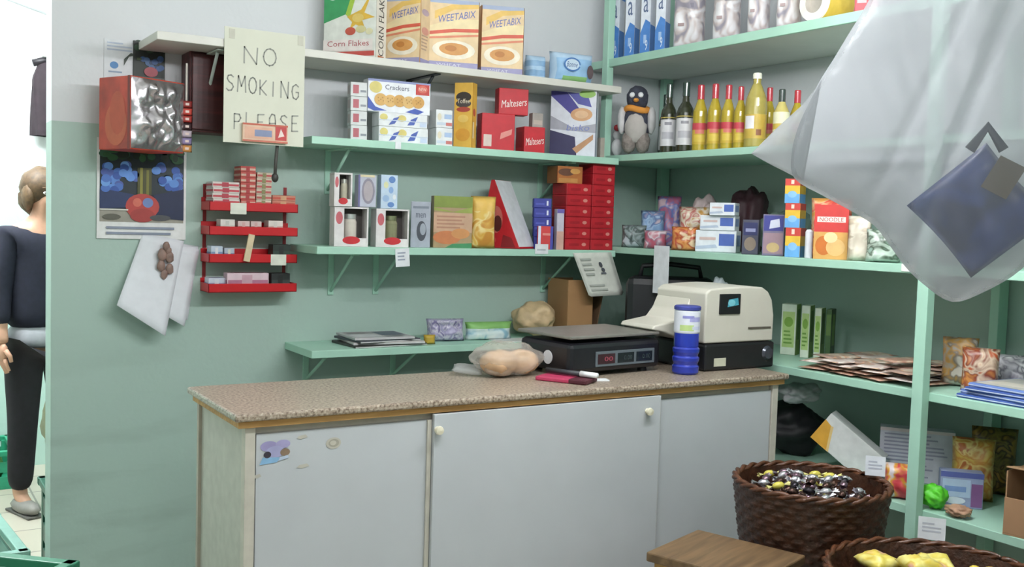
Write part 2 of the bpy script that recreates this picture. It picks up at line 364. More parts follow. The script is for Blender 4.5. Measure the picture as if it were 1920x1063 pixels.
# ================================================================== counter
CZ = 1.0006
ct = thing('shop_counter', 'white panelled shop counter with speckled stone-look worktop', 'counter', (.675, 2.225, 0))
cw, cdp = 2.425-.675, .42
b = MB(); b.span((0, 0, CZ-.018), (cw, cdp, CZ-.0006), granite(), .005); b.build('worktop', parent=ct)
pan = mat('#bec2c6', .35, 0, .03, 6); edge = mat('#c3beb2', .5); trimw = wood('#a97d45', '#c59a5f', 8)
b = MB(); b.span((.010, .010, CZ-.034), (cw-.010, cdp-.02, CZ-.0185), trimw, .001); b.build('wooden_trim', parent=ct, label='orange-brown wooden strip under the worktop')
b = MB(); b.span((.03, .03, 0), (.045, cdp-.03, CZ-.035), mat('#b9b8ae', .5), .001); b.build('side_panel', parent=ct)
b = MB(); b.span((.022, cdp-.035, 0), (.05, cdp-.018, CZ-.035), mat('#a9a294', .5), .001); b.build('corner_strip', parent=ct)
b = MB(); b.span((cw-.045, .03, 0), (cw-.03, cdp-.03, CZ-.035), pan, .001); b.build('side_panel', parent=ct)
b = MB(); b.span((.045, cdp-.05, 0), (cw-.045, cdp-.038, CZ-.035), pan, .001); b.build('back_panel', parent=ct)
b = MB(); b.span((.028, .018, 0), (.052, .045, CZ-.035), edge, .001); b.build('corner_post', parent=ct)
b = MB(); b.span((cw-.052, .018, 0), (cw-.028, .045, CZ-.035), edge, .001); b.build('corner_post', parent=ct)
b = MB(); b.span((.053, .034, CZ-.062), (cw-.053, .045, CZ-.035), mat('#c6c0b4', .5), .001); b.build('top_rail', parent=ct)
xa = on(806, 900, 1, 2.245).x-.675; xb = on(1227, 900, 1, 2.245).x-.675
def door(x0, x1, y, ztop, knobx=None, knobz=0):
    b = MB(); b.span((x0, y, .06), (x1, y+.012, ztop), pan, .0015); d = b.build('sliding_door', parent=ct)
    if knobx is not None:
        k = MB(); k.lathe([(.0, -.018), (.010, -.016), (.012, -.010), (.007, -.004), (.008, 0)], mat('#ddd6bd', .3), 16, Matrix.Translation((knobx, y, knobz)) @ Matrix.Rotation(R(-90), 4, 'X')); k.build('knob', parent=d)
    return d
dl = door(.055, xa+.02, .040-.018, CZ-.052)
dm = door(xa, xb, .004, CZ-.037)
for (px, py) in ((821, 806), (1215, 771)):
    p = on(px, py, 1, 2.225); k = MB()
    k.lathe([(.0, .020), (.010, .018), (.0115, .012), (.007, .005), (.008, 0)], mat('#e2dbc4', .3), 16, Matrix.Translation((p.x-.675, .004, p.z)) @ Matrix.Rotation(R(90), 4, 'X')); k.build('knob', parent=dm)
dr = door(xb-.02, cw-.055, .040-.018, CZ-.052)
b = MB(); b.span((xa-.012, .016, .06), (xa-.001, .021, CZ-.052), edge, 0); b.build('edge_strip', parent=ct)
b = MB(); b.span((xb+.001, .016, .06), (xb+.01, .021, CZ-.052), edge, 0); b.build('edge_strip', parent=ct)
def sticker(px0, py0, px1, py1, shapes, name='sticker', label=None):
    p = on(px0, py1, 1, 2.247); q = on(px1, py0, 1, 2.247); w, h = q.x-p.x, q.z-p.z; b = MB()
    b.ink(((p.x-.675, .0215, p.z), (w, 0, 0), (0, 0, h), (0, -1, 0)), shapes); return b.build(name, parent=dl, label=label)
sticker(486, 822, 545, 872, [('e', .3, .75, .28, .22, '#9a93bd'), ('e', .75, .8, .24, .18, '#a49ec6'), ('e', .5, .5, .3, .25, '#a7a6cc'), ('p', [(0, 0), (.55, .05), (.7, .25), (.1, .3)], '#85b0d4'), ('e', .25, .4, .12, .14, '#3a3440'), ('e', .82, .45, .16, .16, '#8a7460'), ('p', [(.6, .1), (.95, .2), (.9, .32), (.65, .25)], '#b6c4d8')], label='worn purple and blue picture sticker')
sticker(610, 818, 640, 843, [('e', .5, .5, .48, .48, '#bdb9ad'), ('e', .52, .5, .34, .34, '#a19c8e'), ('e', .48, .52, .2, .2, '#c2bdb0')], 'sticker_mark', 'round scraped mark')
for a in ((556, 814, 577, 824), (556, 868, 580, 879), (474, 888, 490, 898)):
    sticker(*a, [('p', [(0, .3), (.4, 0), (1, .4), (.8, 1), (.2, .8)], '#bab6ab')], 'glue_mark')

# ================================================================== things on the back wall, left of the shelves
def flat(px0, py0, px1, py1, y):
    p = on(px0, py1, 1, y); q = on(px1, py0, 1, y); return p.x, p.z, q.x-p.x, q.z-p.z
# calendar
x, z, w, h = flat(181, 268, 350, 447, W-.006)
b = MB(); b.box(w, .004, h, c='#e7e7e6', bev=.0005)
fr = FR(w, .004, h)
sh = [('r', .03, .17, .97, .99, '#1d2a33'), ('r', .03, .17, .97, .30, '#9a968a')]
rnd = random.Random(4)
for i in range(46):
    sh.append(('e', rnd.uniform(.07, .93), rnd.uniform(.80, .95), rnd.uniform(.03, .07), rnd.uniform(.02, .04), rnd.choice(['#1f3a26', '#2e5a38', '#16261c', '#335e46'])))
for cx_, cy_ in ((.12, .68), (.2, .62), (.32, .70), (.38, .63), (.08, .55), (.68, .70), (.74, .63), (.88, .66), (.94, .58), (.84, .56), (.2, .52)):
    for k in range(5): sh.append(('e', min(.91, max(.09, cx_+rnd.uniform(-.05, .05))), cy_+rnd.uniform(-.05, .05), .05, .04, rnd.choice(['#4a72c0', '#5f8fd8', '#3558a8', '#6fa0e2', '#4b5fa8'])))
sh += [('p', [(.03, .3), (.4, .32), (.4, .45), (.03, .5)], '#26365f'), ('p', [(.65, .22), (.97, .2), (.97, .52), (.62, .45)], '#1c2648'), ('r', .44, .45, .6, .72, '#4a4a22'), ('r', .47, .45, .5, .72, '#8f8a3a'), ('r', .54, .45, .57, .7, '#77742e'),
       ('e', .5, .33, .19, .13, '#b6423c'), ('e', .5, .24, .14, .07, '#a33a36'), ('e', .56, .37, .06, .05, '#6d83b8'), ('e', .44, .37, .05, .045, '#cf6a58'), ('r', .03, .285, .34, .30, '#d2d0c8'), ('e', .16, .22, .1, .03, '#5c5b50'), ('e', .7, .22, .12, .03, '#4c4c50'),
       ('l', .1, .03, .95, .14, 2, 5, '#8a92a4')]
b.ink(fr, sh); b.build('wall_calendar', (x+w/2, W-.004, z), label='wall calendar with blue flowers and a red vase above the loose papers', cat='calendar')
# white header sheet and the small dark picture
x, z, w, h = flat(195, 79, 262, 146, W-.003)
b = MB(); b.box(w, .002, h, c='#d5d8dc', bev=0); b.ink(FR(w, .002, h), [('l', .08, .7, .8, .95, 3, 2, '#aeb9cc'), ('e', .28, .35, .12, .09, '#4b7fb4'), ('r', .12, .16, .5, .20, '#8fa0b6'), ('p', [(.55, .35), (.7, .6), (.95, .66), (.75, .7), (.55, .52)], '#3c463e')])
b.build('notice_sheet', (x+w/2, W-.0015, z), label='pale printed sheet with a small blue logo beside the small dark picture', cat='paper')
x, z, w, h = flat(250, 82, 310, 148, W-.01)
b = MB(); b.box(w, .006, h, c='#232b26', bev=.0005)
sh = []
for i in range(16): sh.append(('e', rnd.uniform(.1, .9), rnd.uniform(.6, .95), .12, .08, rnd.choice(['#20302a', '#2f4a34', '#191f1b'])))
for i in range(14): sh.append(('e', rnd.uniform(.25, .92), rnd.uniform(.3, .6), .1, .07, rnd.choice(['#3f5f94', '#52719f', '#2f466d'])))
sh += [('e', .55, .22, .22, .13, '#a8505a'), ('r', 0, 0, 1, .08, '#5a5f5c'), ('r', .1, .5, .25, .56, '#4b5b3b')]
b.ink(FR(w, .006, h), sh); b.build('small_picture', (x+w/2, W-.005, z), label='small dark picture of blue flowers and a red pot under the shelf end', cat='picture')
# carton with red side and silver film front
cx = on(262, 200, 1, W-.15).x
t = thing('film_box', 'red-sided box with crinkled silver film front hung above the calendar', 'box', (cx+.012, W-.127, on(300, 284, 1, 3.34).z), R(24))
bw, bd, bh = .20, .16, .225
b = MB(); b.box(bw, bd, bh, c=mat('#b4402c', .5, 0, .3, 14), bev=.003); b.ink(FR(bw, bd, bh, 'L'), [('e', .55, .35, .35, .3, '#bd5a38'), ('e', .6, .5, .25, .3, '#b84e30'), ('r', .92, 0, 1, 1, '#7c2d22')]); b.build('carton', parent=t)
b = MB(); n = 26; vs = []
for j in range(n+1):
    for i in range(n+1):
        u, v = i/n, j/n; e = min(u, v, 1-u, 1-v)
        d = (.016*min(1, e*8))*(1+1.1*noise.noise(Vector((u*5, v*4, 1)))+.8*noise.noise(Vector((u*12, v*8, 4))))
        vs.append(((u-.5)*bw*.97, -bd/2-.001-max(0, d), .004+v*(bh-.008)))
b.faces(vs, [(j*(n+1)+i, j*(n+1)+i+1, (j+1)*(n+1)+i+1, (j+1)*(n+1)+i) for j in range(n) for i in range(n)], mat('#c2bcc0', .22, .85, .3, 18), None, True); b.build('film_front', parent=t, label='crinkled silver film')
# dark red cabinet under the shelf, half behind the sign
x, z, w, h = flat(356, 112, 520, 246, W-.12)
t = thing('wall_cabinet', 'dark maroon cabinet on the wall half hidden behind the paper sign', 'cabinet', (x+w/2, W, z))
mar = wood('#3c1618', '#5a2224', 5, .4)
MB().span((-w/2, -.11, 0), (w/2, 0, h), mar, .004).build('body', parent=t)
b = MB(); b.span((-w/2+.006, -.12, .008), (w/2-.006, -.1105, h-.008), mar, .004); dd = b.build('door', parent=t)
MB().ball((w/2-.03, -.125, h*.5), .008, mat('#8a7a54', .3, .8)).build('knob', parent=dd)
# hanging strip of small packets at the cabinet's edge
x, z, w, h = flat(340, 188, 362, 284, 3.36)
t = thing('packet_strip', 'narrow strip of small red and white packets hanging beside the silver film box', 'packets', (x+w/2+.004, 3.385, z))
b = MB(); b.box(.006, .002, h+.12, (0, .005, 0), c='#c9c3b8', bev=0); b.build('hanging_strip', parent=t)
for k, c in enumerate(['#c98a4a', '#8d7fa8', '#b9aab4', '#3a2024', '#a5342e', '#c6473c', '#8e2c2a']):
    b = MB(); b.pillow(w, h/7*.95, .012, lambda u, v, c=c: c if (u-.5)**2+(v-.5)**2 > .06 else '#e0c9c0', 6); b.build('packet', (0, -.003, k*h/7), parent=t)
# the handwritten sign
x, z, w, h = flat(418, 68, 572, 266, YF-.004)
t = thing('paper_sign', 'hand-lettered cardboard sign asking not to smoke hung on the top shelf', 'sign', (x, YF-.003, z))
b = MB(); b.span((0, -.003, 0), (w, 0, h), mat('#d6d6c6', .7, 0, .04, 6), .0005); b.build('card', parent=t)
ST = {'N': [[(0, 0), (0, 1), (.8, 0), (.85, 1)]], 'O': [[(.45+.42*math.cos(a*.52), .5+.5*math.sin(a*.52)) for a in range(13)]],
      'S': [[(.75, .88), (.5, 1), (.2, .95), (.08, .75), (.3, .55), (.6, .45), (.75, .25), (.55, .03), (.2, 0), (0, .12)]], 'M': [[(0, 0), (.08, 1), (.42, .35), (.8, 1), (.9, 0)]],
      'K': [[(.05, 0), (.05, 1)], [(.75, 1), (.08, .45), (.8, 0)]], 'I': [[(.3, 0), (.32, 1)]], 'G': [[(.8, .85), (.5, 1), (.15, .85), (.05, .5), (.2, .1), (.55, 0), (.8, .2), (.8, .48), (.5, .48)]],
      'P': [[(.08, 0), (.1, 1), (.6, .98), (.75, .75), (.55, .5), (.1, .48)]], 'L': [[(.1, 1), (.08, 0), (.7, .02)]], 'E': [[(.75, 1), (.1, .97), (.08, 0), (.75, .03)], [(.1, .5), (.6, .52)]], 'A': [[(.1, 0), (.12, .75), (.35, 1), (.65, .95), (.75, .6), (.75, 0)], [(.12, .42), (.75, .45)]]}
pen = mat('#9a9b94', .8); rnd = random.Random(3)
def script(s, u0, v0, u1, v1, ht):
    n = len(s); y = -.0038; b = MB()
    for i, ch in enumerate(s):
        ox = (u0+(u1-u0)*i/n)*w; oz = (v0+(v1-v0)*i/n)*h; cwid = (u1-u0)/n*w*.82; hh = ht*h*rnd.uniform(.92, 1.06)
        for st in ST[ch]:
            for p, q in zip(st, st[1:]):
                a = Vector((ox+p[0]*cwid, y, oz+p[1]*hh)); c = Vector((ox+q[0]*cwid, y, oz+q[1]*hh)); d = (c-a).normalized(); nrm = Vector((-d.z, 0, d.x))*.0021
                a -= d*.001; c += d*.001
                b.faces([a-nrm, c-nrm, c+nrm, a+nrm], [(0, 1, 2, 3)], pen)
    b.build('lettering', parent=t, label='grey handwritten word')
script('NO', .24, .70, .70, .70, .15); script('SMOKING', .03, .45, .97, .42, .14); script('PLEASE', .12, .12, .98, .14, .14)
for u, v in ((.09, .93), (.94, .94)):
    b = MB(); b.box(.018, .001, .03, (u*w, -.0038, v*h-.01), c='#bfbdae', bev=0); b.build('tape', parent=t)
# small carton strip taped at the foot of the sign, cord below it
x, z, w, h = flat(455, 236, 540, 264, YF-.02)
b = MB(); b.box(w, .012, h, c='#d8b69c', bev=.001); b.ink(FR(w, .012, h), [('r', .0, .0, 1, .1, '#c06a54'), ('r', 0, .9, 1, 1, '#b8563f'), ('r', .04, .18, .66, .8, '#d7a58c'), ('r', .26, .3, .64, .66, '#7c86a6'), ('r', .72, .15, .97, .9, '#bb3b3a'), ('p', [(.78, .3), (.92, .4), (.84, .8)], '#e8d4cc')])
b.build('price_strip', (x+w/2, YF-.0135, z), label='small red and blue printed strip stuck on the foot of the cardboard sign', cat='label')
x0 = on(520, 262, 1, YF+.02)
b = MB(); b.tube([(x0.x, YF+.012, x0.z+.05), (x0.x, YF+.016, x0.z), (x0.x-.004, YF+.02, x0.z-.07), (x0.x-.006, YF+.02, x0.z-.115)], .0055, '#4a4844'); b.ball((x0.x-.006, YF+.02, x0.z-.125), (.012, .008, .016), '#35332f'); b.build('hanging_strap', label='dark strap hanging below the cardboard sign', cat='strap')

# ---- red rack
TY = [(392, .0), (437, 0), (488, 0), (543, 0)]
RY = W-.105
xr0 = on(392, 450, 1, RY).x; xr1 = on(558, 450, 1, RY).x; rz = [on(475, y+5, 1, RY).z for y, _ in TY]; rw = xr1-xr0
t = thing('counter_rack', 'red four tier wall rack filled with small packs', 'rack', (xr0, W, rz[3]))
red = mat('#c3161f', .35, 0, .05, 10)
for z in rz:
    b = MB(); b.span((0, -.105, 0), (rw, -.002, .003), red, .001); b.span((0, -.105, 0), (rw, -.102, .030), red, .001); b.span((0, -.105, 0), (.003, -.002, .030), red, .001); b.span((rw-.003, -.105, 0), (rw, -.002, .030), red, .001); b.span((0, -.004, 0), (rw, -.002, .045), red, .001)
    b.build('tray', (0, 0, z-rz[3]), parent=t)
for x in (.012, rw-.012):
    b = MB(); b.span((x-.006, -.0018, 0), (x+.006, -.0002, rz[0]-rz[3]+.09), '#8d1b20', 0); b.build('rail', parent=t)
for px, i in ((447, 0), (522, 2)):
    p = on(px, TY[i][0]+3, 1, RY); b = MB(); b.box(.055, .001, .038, (p.x-xr0, -.1058, p.z-rz[3]-.012), c='#dfe0d2', bev=0); b.build('price_tag', parent=t)
def pack(px0, px1, tier, k, hh, d, cols, name, label, group, y=-.055, rz_=0, cat='pack'):
    a = on(px0, 450, 1, W+y-d/2).x; c = on(px1, 450, 1, W+y-d/2).x; w = c-a; b = MB(); b.box(w, d, hh, c=cols[0], bev=.001)
    b.ink(FR(w, d, hh), [('r', .02, .25, .98, .62, cols[1]), ('r', .35, .1, .6, .9, cols[2])]); b.ink(FR(w, d, hh, 'T'), [('r', .1, .1, .9, .5, cols[1]), ('r', .2, .55, .8, .8, cols[2])]); b.ink(FR(w, d, hh, 'L'), [('r', .0, .25, 1, .62, cols[1])])
    b.build(name, ((a+c)/2, W+y, rz[tier]+.0035+k*(hh+.0004)), R(rz_), label=label, cat=cat, group=group)
rnd = random.Random(8)
for k in range(5): pack(398, 448, 0, k, .0185, .085, ('#d9cfc9', '#c44a54', '#b23a48'), 'sweet_pack', 'pink and white striped pack in the low left stack on the rack', 'left stack on the red rack', rz_=rnd.uniform(-2, 2))
for k in range(8): pack(450, 478, 0, k, .0185, .08, ('#c8564e', '#d8b7a4', '#b33a3c'), 'sweet_pack', 'red pack in the tallest stack on top of the rack', 'tallest stack on the red rack', rz_=rnd.uniform(-2, 2))
for k in range(7): pack(480, 508, 0, k, .0185, .08, ('#d3c2ae', '#c45a56', '#8f8a5a'), 'sweet_pack', 'red and cream pack in the stack right of the tallest one', 'stack beside the tallest one on the red rack', rz_=rnd.uniform(-2, 2))
for k in range(3): pack(510, 553, 0, k, .0185, .08, ('#c9806a', '#c8523f', '#d3a07a'), 'sweet_pack', 'orange-red pack in the low right stack on top of the rack', 'right stack on the red rack', rz_=rnd.uniform(-2, 2))
pack(413, 440, 1, 0, .05, .05, ('#e6e4dc', '#d5d2c8', '#cfcfc6'), 'small_box', 'small white box at the left of the second rack tray', None, cat='box')
for q, (a, c) in enumerate(((446, 468), (470, 490))): pack(a, c, 1, 0, .046, .05, ('#e0c8c4', '#c06a6a', '#d9b0ac'), 'small_box', ['pink and white small box left of centre on the second rack tray', 'pink and white small box right of centre on the second rack tray'][q], None, cat='box')
pack(503, 530, 1, 0, .05, .05, ('#e8e0d8', '#d8b4ac', '#dedad2'), 'small_box', 'cream small box at the right of the second rack tray', None, cat='box')
pack(396, 418, 2, 0, .052, .05, ('#c4d2e0', '#7f9cc0', '#e2e6ea'), 'small_box', 'pale blue small box at the left end of the third rack tray', None, cat='box')
pack(421, 440, 2, 0, .046, .05, ('#b7c0cc', '#6d86ac', '#d9dbc8'), 'small_box', 'grey-blue small box beside the beige stick on the third rack tray', None, cat='box')
pack(512, 545, 2, 0, .06, .05, ('#23302a', '#31463a', '#1e2422'), 'small_box', 'dark green small box at the right of the third rack tray', None, cat='box')
p = on(466, 478, 1, RY-.02)
b = MB(); b.box(.022, .008, .095, c='#d2bf9c', bev=.002); b.build('wooden_stick', (p.x-.004, RY-.010, rz[2]+.005), rot=(R(-4), R(12), 0), label='flat beige stick poking over the third rack tray', cat='stick')
pack(392, 424, 3, 0, .045, .05, ('#ccd2e0', '#8f9ac0', '#d8dce4'), 'small_box', 'bluish white small box at the left end of the bottom rack tray', None, cat='box')
pack(427, 505, 3, 0, .062, .045, ('#ddc3cc', '#b0708a', '#c9a0ae'), 'long_box', 'pink and white long box standing in the bottom rack tray', None, y=-.075, cat='box')
pack(510, 545, 3, 0, .06, .05, ('#262a2a', '#3a4240', '#1e2020'), 'small_box', 'black small box at the right of the bottom rack tray', None, cat='box')

# ---- loose papers with a brown clip
p0 = on(270, 438, 1, W-.02); wpx = .0019
t = thing('hanging_papers', 'sheaf of white papers pinned to the wall under the calendar', 'papers', (on(318, 450, 1, W).x, W, on(318, 450, 1, W).z))
def sheet(pts, y0, y1, c):
    # quad in frame pixels, subdivided and bowed away from the wall towards its foot
    b = MB(); n = 10; vs = []
    for j in range(n+1):
        for i in range(n+1):
            u, v = i/n, j/n
            q = (1-v)*((1-u)*Vector(pts[0])+u*Vector(pts[1]))+v*((1-u)*Vector(pts[3])+u*Vector(pts[2])); yy = W-(y0+(y1-y0)*v*v)-.006*math.sin(math.pi*u)*v
            vs.append(on(q.x, q.y, 1, yy)-t.location)
    b.faces(vs, [(j*(n+1)+i, (j+1)*(n+1)+i, (j+1)*(n+1)+i+1, j*(n+1)+i+1) for j in range(n) for i in range(n)], c, None, True)
    o = b.build('sheet', parent=t); m = o.modifiers.new('thickness', 'SOLIDIFY'); m.thickness = .0008; return o
pap = mat('#e2e4ea', .7, 0, .03)
sheet([(300, 450), (372, 462), (352, 600), (262, 590)], .004, .02, pap)
sheet([(268, 436), (345, 452), (310, 630), (219, 572)], .008, .075, pap)
sheet([(290, 444), (374, 468), (346, 612), (255, 560)], .006, .045, pap)
b = MB()
for (px, py, r) in ((312, 462, .012), (304, 478, .015), (318, 482, .014), (302, 498, .014), (318, 504, .013), (308, 514, .012), (316, 470, .010)):
    q = on(px, py, 1, W-.03)-t.location; b.ball(q, (r, .006, r*1.5), mat('#8d7268', .5, 0, .3, 40), 2, .2, px)
b.build('clip', parent=t, label='brown figured clip holding the papers')

# ================================================================== passage on the left
# hanging coat
t = thing('hanging_coat', 'dark coat on a hook on the far wall of the passage', 'coat', (on(92, 255, 1, 6.12).x, 6.12, on(75, 255, 1, 6.12).z))
b = MB(); n = 20; H_ = on(75, 118, 1, 6.12).z-t.location.z; vs = []; m_ = 18
for j in range(m_+1):
    v = j/m_; ww = .085*(1-.35*max(0, v-.8)/.2)*(1-.2*(1-v)*0)
    for i in range(n):
        a = 2*math.pi*i/n; f = 1+.18*math.sin(a*5+v*2); vs.append((ww*math.cos(a)*f, .06*math.sin(a)*f, v*H_))
fs = [(j*n+i, j*n+(i+1) % n, (j+1)*n+(i+1) % n, (j+1)*n+i) for j in range(m_) for i in range(n)]+[tuple(range(m_*n, m_*n+n))]
b.faces(vs, fs, mat('#2b2027', .8, 0, .3, 20), None, True); b.build('coat_body', parent=t)
b = MB(); b.tube([(-.085, -.03, H_*.98), (-.03, -.03, H_*1.03), (.04, -.02, H_*1.05)], .02, '#1f1a20'); b.build('collar', parent=t)
b = MB(); b.tube([(.0, .07, H_*1.16), (0, -.04, H_*1.16), (-.03, -.06, H_*1.08), (-.06, -.05, H_*1.11)], .009, '#cfd2d0'); b.box(.05, .012, .09, (0, .072, H_*1.1), c='#a9aeac', bev=.002); b.build('hook', parent=t, label='pale metal wall hook')
# ceiling conduit
a = on(55, 11, 1, 6.17); c = on(96, 26, 1, 6.17)
b = MB(); b.tube([a+Vector((-.5, 0, .14)), a, c, c+Vector((.5, 0, -.16))], .012, '#9aa0a2'); b.build('cable_conduit', label='thin grey conduit running along the top of the passage wall', cat='pipe')

# person in the passage
PX, PY = on(80, 640, 1, 5.3).x, 5.3
def skin(name, vs, es, rad, m, parent, root=0, sub=2):
    me = bpy.data.meshes.new(name); me.from_pydata([Vector(v) for v in vs], es, []); o = bpy.data.objects.new(name, me); C.objects.link(o); o.parent = parent
    md = o.modifiers.new('skin', 'SKIN')
    for i, r in enumerate(rad):
        sv = me.skin_vertices[0].data[i]; sv.radius = r if isinstance(r, tuple) else (r, r); sv.use_root = (i == root)
    md.use_smooth_shade = True; s = o.modifiers.new('smooth', 'SUBSURF'); s.levels = s.render_levels = sub
    me.materials.append(m); return o
pt = thing('person', 'person in a dark jumper and trousers half hidden by the wall edge', 'person', (PX, PY, 0), R(18))
skin_m = mat('#c99a80', .5)
ht = 1.625
# body: pelvis, spine, neck, head, arms, legs
V = [(0, 0, .86), (0, .0, 1.02), (0, .01, 1.22), (0, .01, 1.34), (0, .0, 1.40), (0, -.015, 1.46), (0, -.02, 1.535),
     (-.15, .01, 1.315), (-.20, .0, 1.06), (-.215, -.05, .86), (-.215, -.065, .81), (.15, .01, 1.315), (.20, .0, 1.06), (.215, -.05, .86), (.215, -.065, .81),
     (-.085, 0, .78), (-.095, -.01, .46), (-.10, .02, .08), (-.105, -.09, .035), (.085, 0, .78), (.095, -.03, .46), (.10, .0, .08), (.105, -.10, .035)]
Ed = [(0, 1), (1, 2), (2, 3), (3, 4), (4, 5), (5, 6), (3, 7), (7, 8), (8, 9), (9, 10), (3, 11), (11, 12), (12, 13), (13, 14), (0, 15), (15, 16), (16, 17), (17, 18), (0, 19), (19, 20), (20, 21), (21, 22)]
Ra = [(.13, .1), (.115, .09), (.13, .095), (.09, .07), (.048, .05), (.06, .07), (.068, .082), .05, .042, .028, .034, .05, .042, .028, .034, .075, .052, .035, .03, .075, .052, .035, .03]
body = skin('body', V, Ed, Ra, skin_m, pt)
# hands: fingers and thumb
for s in (-1, 1):
    b = MB(); h0 = Vector((s*.215, -.067, .80)); b.ball(h0+Vector((0, 0, -.02)), (.02, .034, .045), skin_m)
    for k in range(4):
        ln = (.055, .066, .07, .056)[k]; y = -.024+.016*k; b.tube([h0+Vector((0, y, -.05)), h0+Vector((-s*.004, y-.004, -.05-ln*.5)), h0+Vector((-s*.016, y-.008, -.05-ln))], [.0095, .009, .007], skin_m, 8)
    b.tube([h0+Vector((0, -.03, -.01)), h0+Vector((-s*.01, -.05, -.035)), h0+Vector((-s*.016, -.052, -.062))], [.012, .0105, .008], skin_m, 8); b.build('hand', parent=pt)
# face
b = MB()
for s in (-1, 1):
    b.ball((s*.031, -.092, 1.515), (.012, .007, .007), '#e9e6e2'); b.ball((s*.031, -.098, 1.515), (.0055, .003, .0055), '#3a2a22'); b.ball((s*.031, -.093, 1.538), (.019, .005, .004), '#6b5038'); b.ball((s*.075, .0, 1.505), (.01, .018, .028), skin_m)
b.tube([(0, -.092, 1.525), (0, -.106, 1.495), (0, -.112, 1.482)], [.008, .011, .013], skin_m, 8); b.ball((0, -.088, 1.452), (.024, .008, .006), '#a85a54'); b.build('face', parent=pt)
# hair: short bob
b = MB(); b.ball((0, .012, 1.54), (.096, .104, .102), mat('#54402a', .6, 0, .35, 60), 3, .12, 3, 6); b.ball((0, .04, 1.485), (.092, .08, .085), mat('#54402a', .6, 0, .35, 60), 3, .12, 5, 6)
for s in (-1, 1): b.ball((s*.075, -.005, 1.50), (.024, .05, .07), mat('#5e4830', .6, 0, .35, 60), 2, .15, 8, 6)
b.build('hair', parent=pt)
navy = mat('#171a2b', .85, 0, .2, 40)
V2 = [(0, 0, .86), (0, .0, .93), (0, .01, 1.22), (0, .01, 1.335), (-.155, .01, 1.315), (-.205, .0, 1.06), (-.217, -.045, .89), (.155, .01, 1.315), (.205, 0, 1.06), (.217, -.045, .89)]
skin('jumper', V2, [(0, 1), (1, 2), (2, 3), (3, 4), (4, 5), (5, 6), (3, 7), (7, 8), (8, 9)], [(.175, .135), (.185, .14), (.17, .125), (.10, .085), .068, .06, .045, .068, .06, .045], navy, pt)
V3 = [(0, 0, .78), (0, 0, .82), (0, 0, .93)]
skin('shirt_hem', V3, [(0, 1), (1, 2)], [(.18, .145), (.178, .14), (.165, .13)], mat('#a9aab0', .8), pt)
V4 = [(0, 0, .88), (-.09, 0, .76), (-.097, -.01, .46), (-.10, .015, .09), (.09, 0, .76), (.097, -.03, .46), (.10, 0, .09)]
skin('trousers', V4, [(0, 1), (1, 2), (2, 3), (0, 4), (4, 5), (5, 6)], [(.155, .12), .10, .072, .058, .10, .072, .058], mat('#17151c', .85, 0, .2, 30), pt)
for s in (-1, 1):
    b = MB(); b.ball((s*.104, -.05+(.0 if s < 0 else -.015), .035), (.045, .125, .036), mat('#8f8b86', .6)); b.box(.084, .24, .012, (s*.104, -.05+(.0 if s < 0 else -.015), .0), c='#5a5652', bev=.004); b.build('shoe', parent=pt)

# crates
def crate(name, label, loc, rz_, w, d, h, c, slots=3):
    b = MB(); th = .012
    b.span((-w/2, -d/2, 0), (w/2, d/2, .012), c, .002)
    for s in (-1, 1):
        for k in range(slots):
            z0 = .012+(h-.05)*k/slots; z1 = z0+(h-.05)/slots*.72
            b.box(w, th, z1-z0, (0, s*(d/2-th/2), z0), c=c, bev=.002); b.box(th, d, z1-z0, (s*(w/2-th/2), 0, z0), c=c, bev=.002)
        b.box(w+.03, .035, .028, (0, s*(d/2-.005), h-.028), c=c, bev=.004); b.box(.035, d+.03, .028, (s*(w/2-.005), 0, h-.028), c=c, bev=.004)
        for q in (-1, 1):
            b.box(.04, .04, h-.02, (s*(w/2-.018), q*(d/2-.018), 0), c=c, bev=.004); b.box(.03, th+.004, h-.02, (s*w*.2, q*(d/2-th/2), 0), c=c, bev=.002)
    return b.build(name, loc, R(rz_), label=label, cat='crate')
cg = mat('#3d8a6c', .4, 0, .08, 20); cg2 = mat('#8db8ab', .4, 0, .08, 20); cg3 = mat('#245c4a', .4, 0, .08, 20)
def corner_crate(p1, p0, h, w, d, name, label, c):
    q1 = on(p1[0], p1[1], 2, h); q0 = on(p0[0], p0[1], 2, h); e = (q0-q1).normalized(); nn = Vector((-e.y, e.x, 0))
    if nn.y > 0: nn = -nn
    m = q1+e*w/2+nn*d/2; crate(name, label, (m.x, m.y, h-.25 if h > .4 else 0), math.degrees(math.atan2(-e.y, -e.x)), w-.03, d-.03, .25 if h > .4 else h, c)
    return m, math.degrees(math.atan2(-e.y, -e.x))
m, az = corner_crate((152, 1050), (20, 1036), .5, .5, .36, 'plastic_crate', 'green plastic crate with its rim at the bottom left corner of the photo', cg)
crate('plastic_crate', 'green plastic crate at the foot of the bottom left stack', (m.x, m.y, 0), az, .47, .33, .25, cg)
crate('plastic_crate', 'pale grey-green crate on the floor left of the wall end', (.215, 3.93, 0), 5, .36, .5, .3, cg2)
crate('plastic_crate', 'dark green crate standing behind the wall end under the olive sack', (.66, 3.93, 0), 0, .28, .38, .44, cg3, 4)
lc = on(3, 795, 1, 5.95)
crate('plastic_crate', 'bright green crate against the far passage wall left of the person', (lc.x-.2, 5.92, 0), 0, .5, .4, .2, mat('#2f9a76', .4), 2)
rnd = random.Random(12)
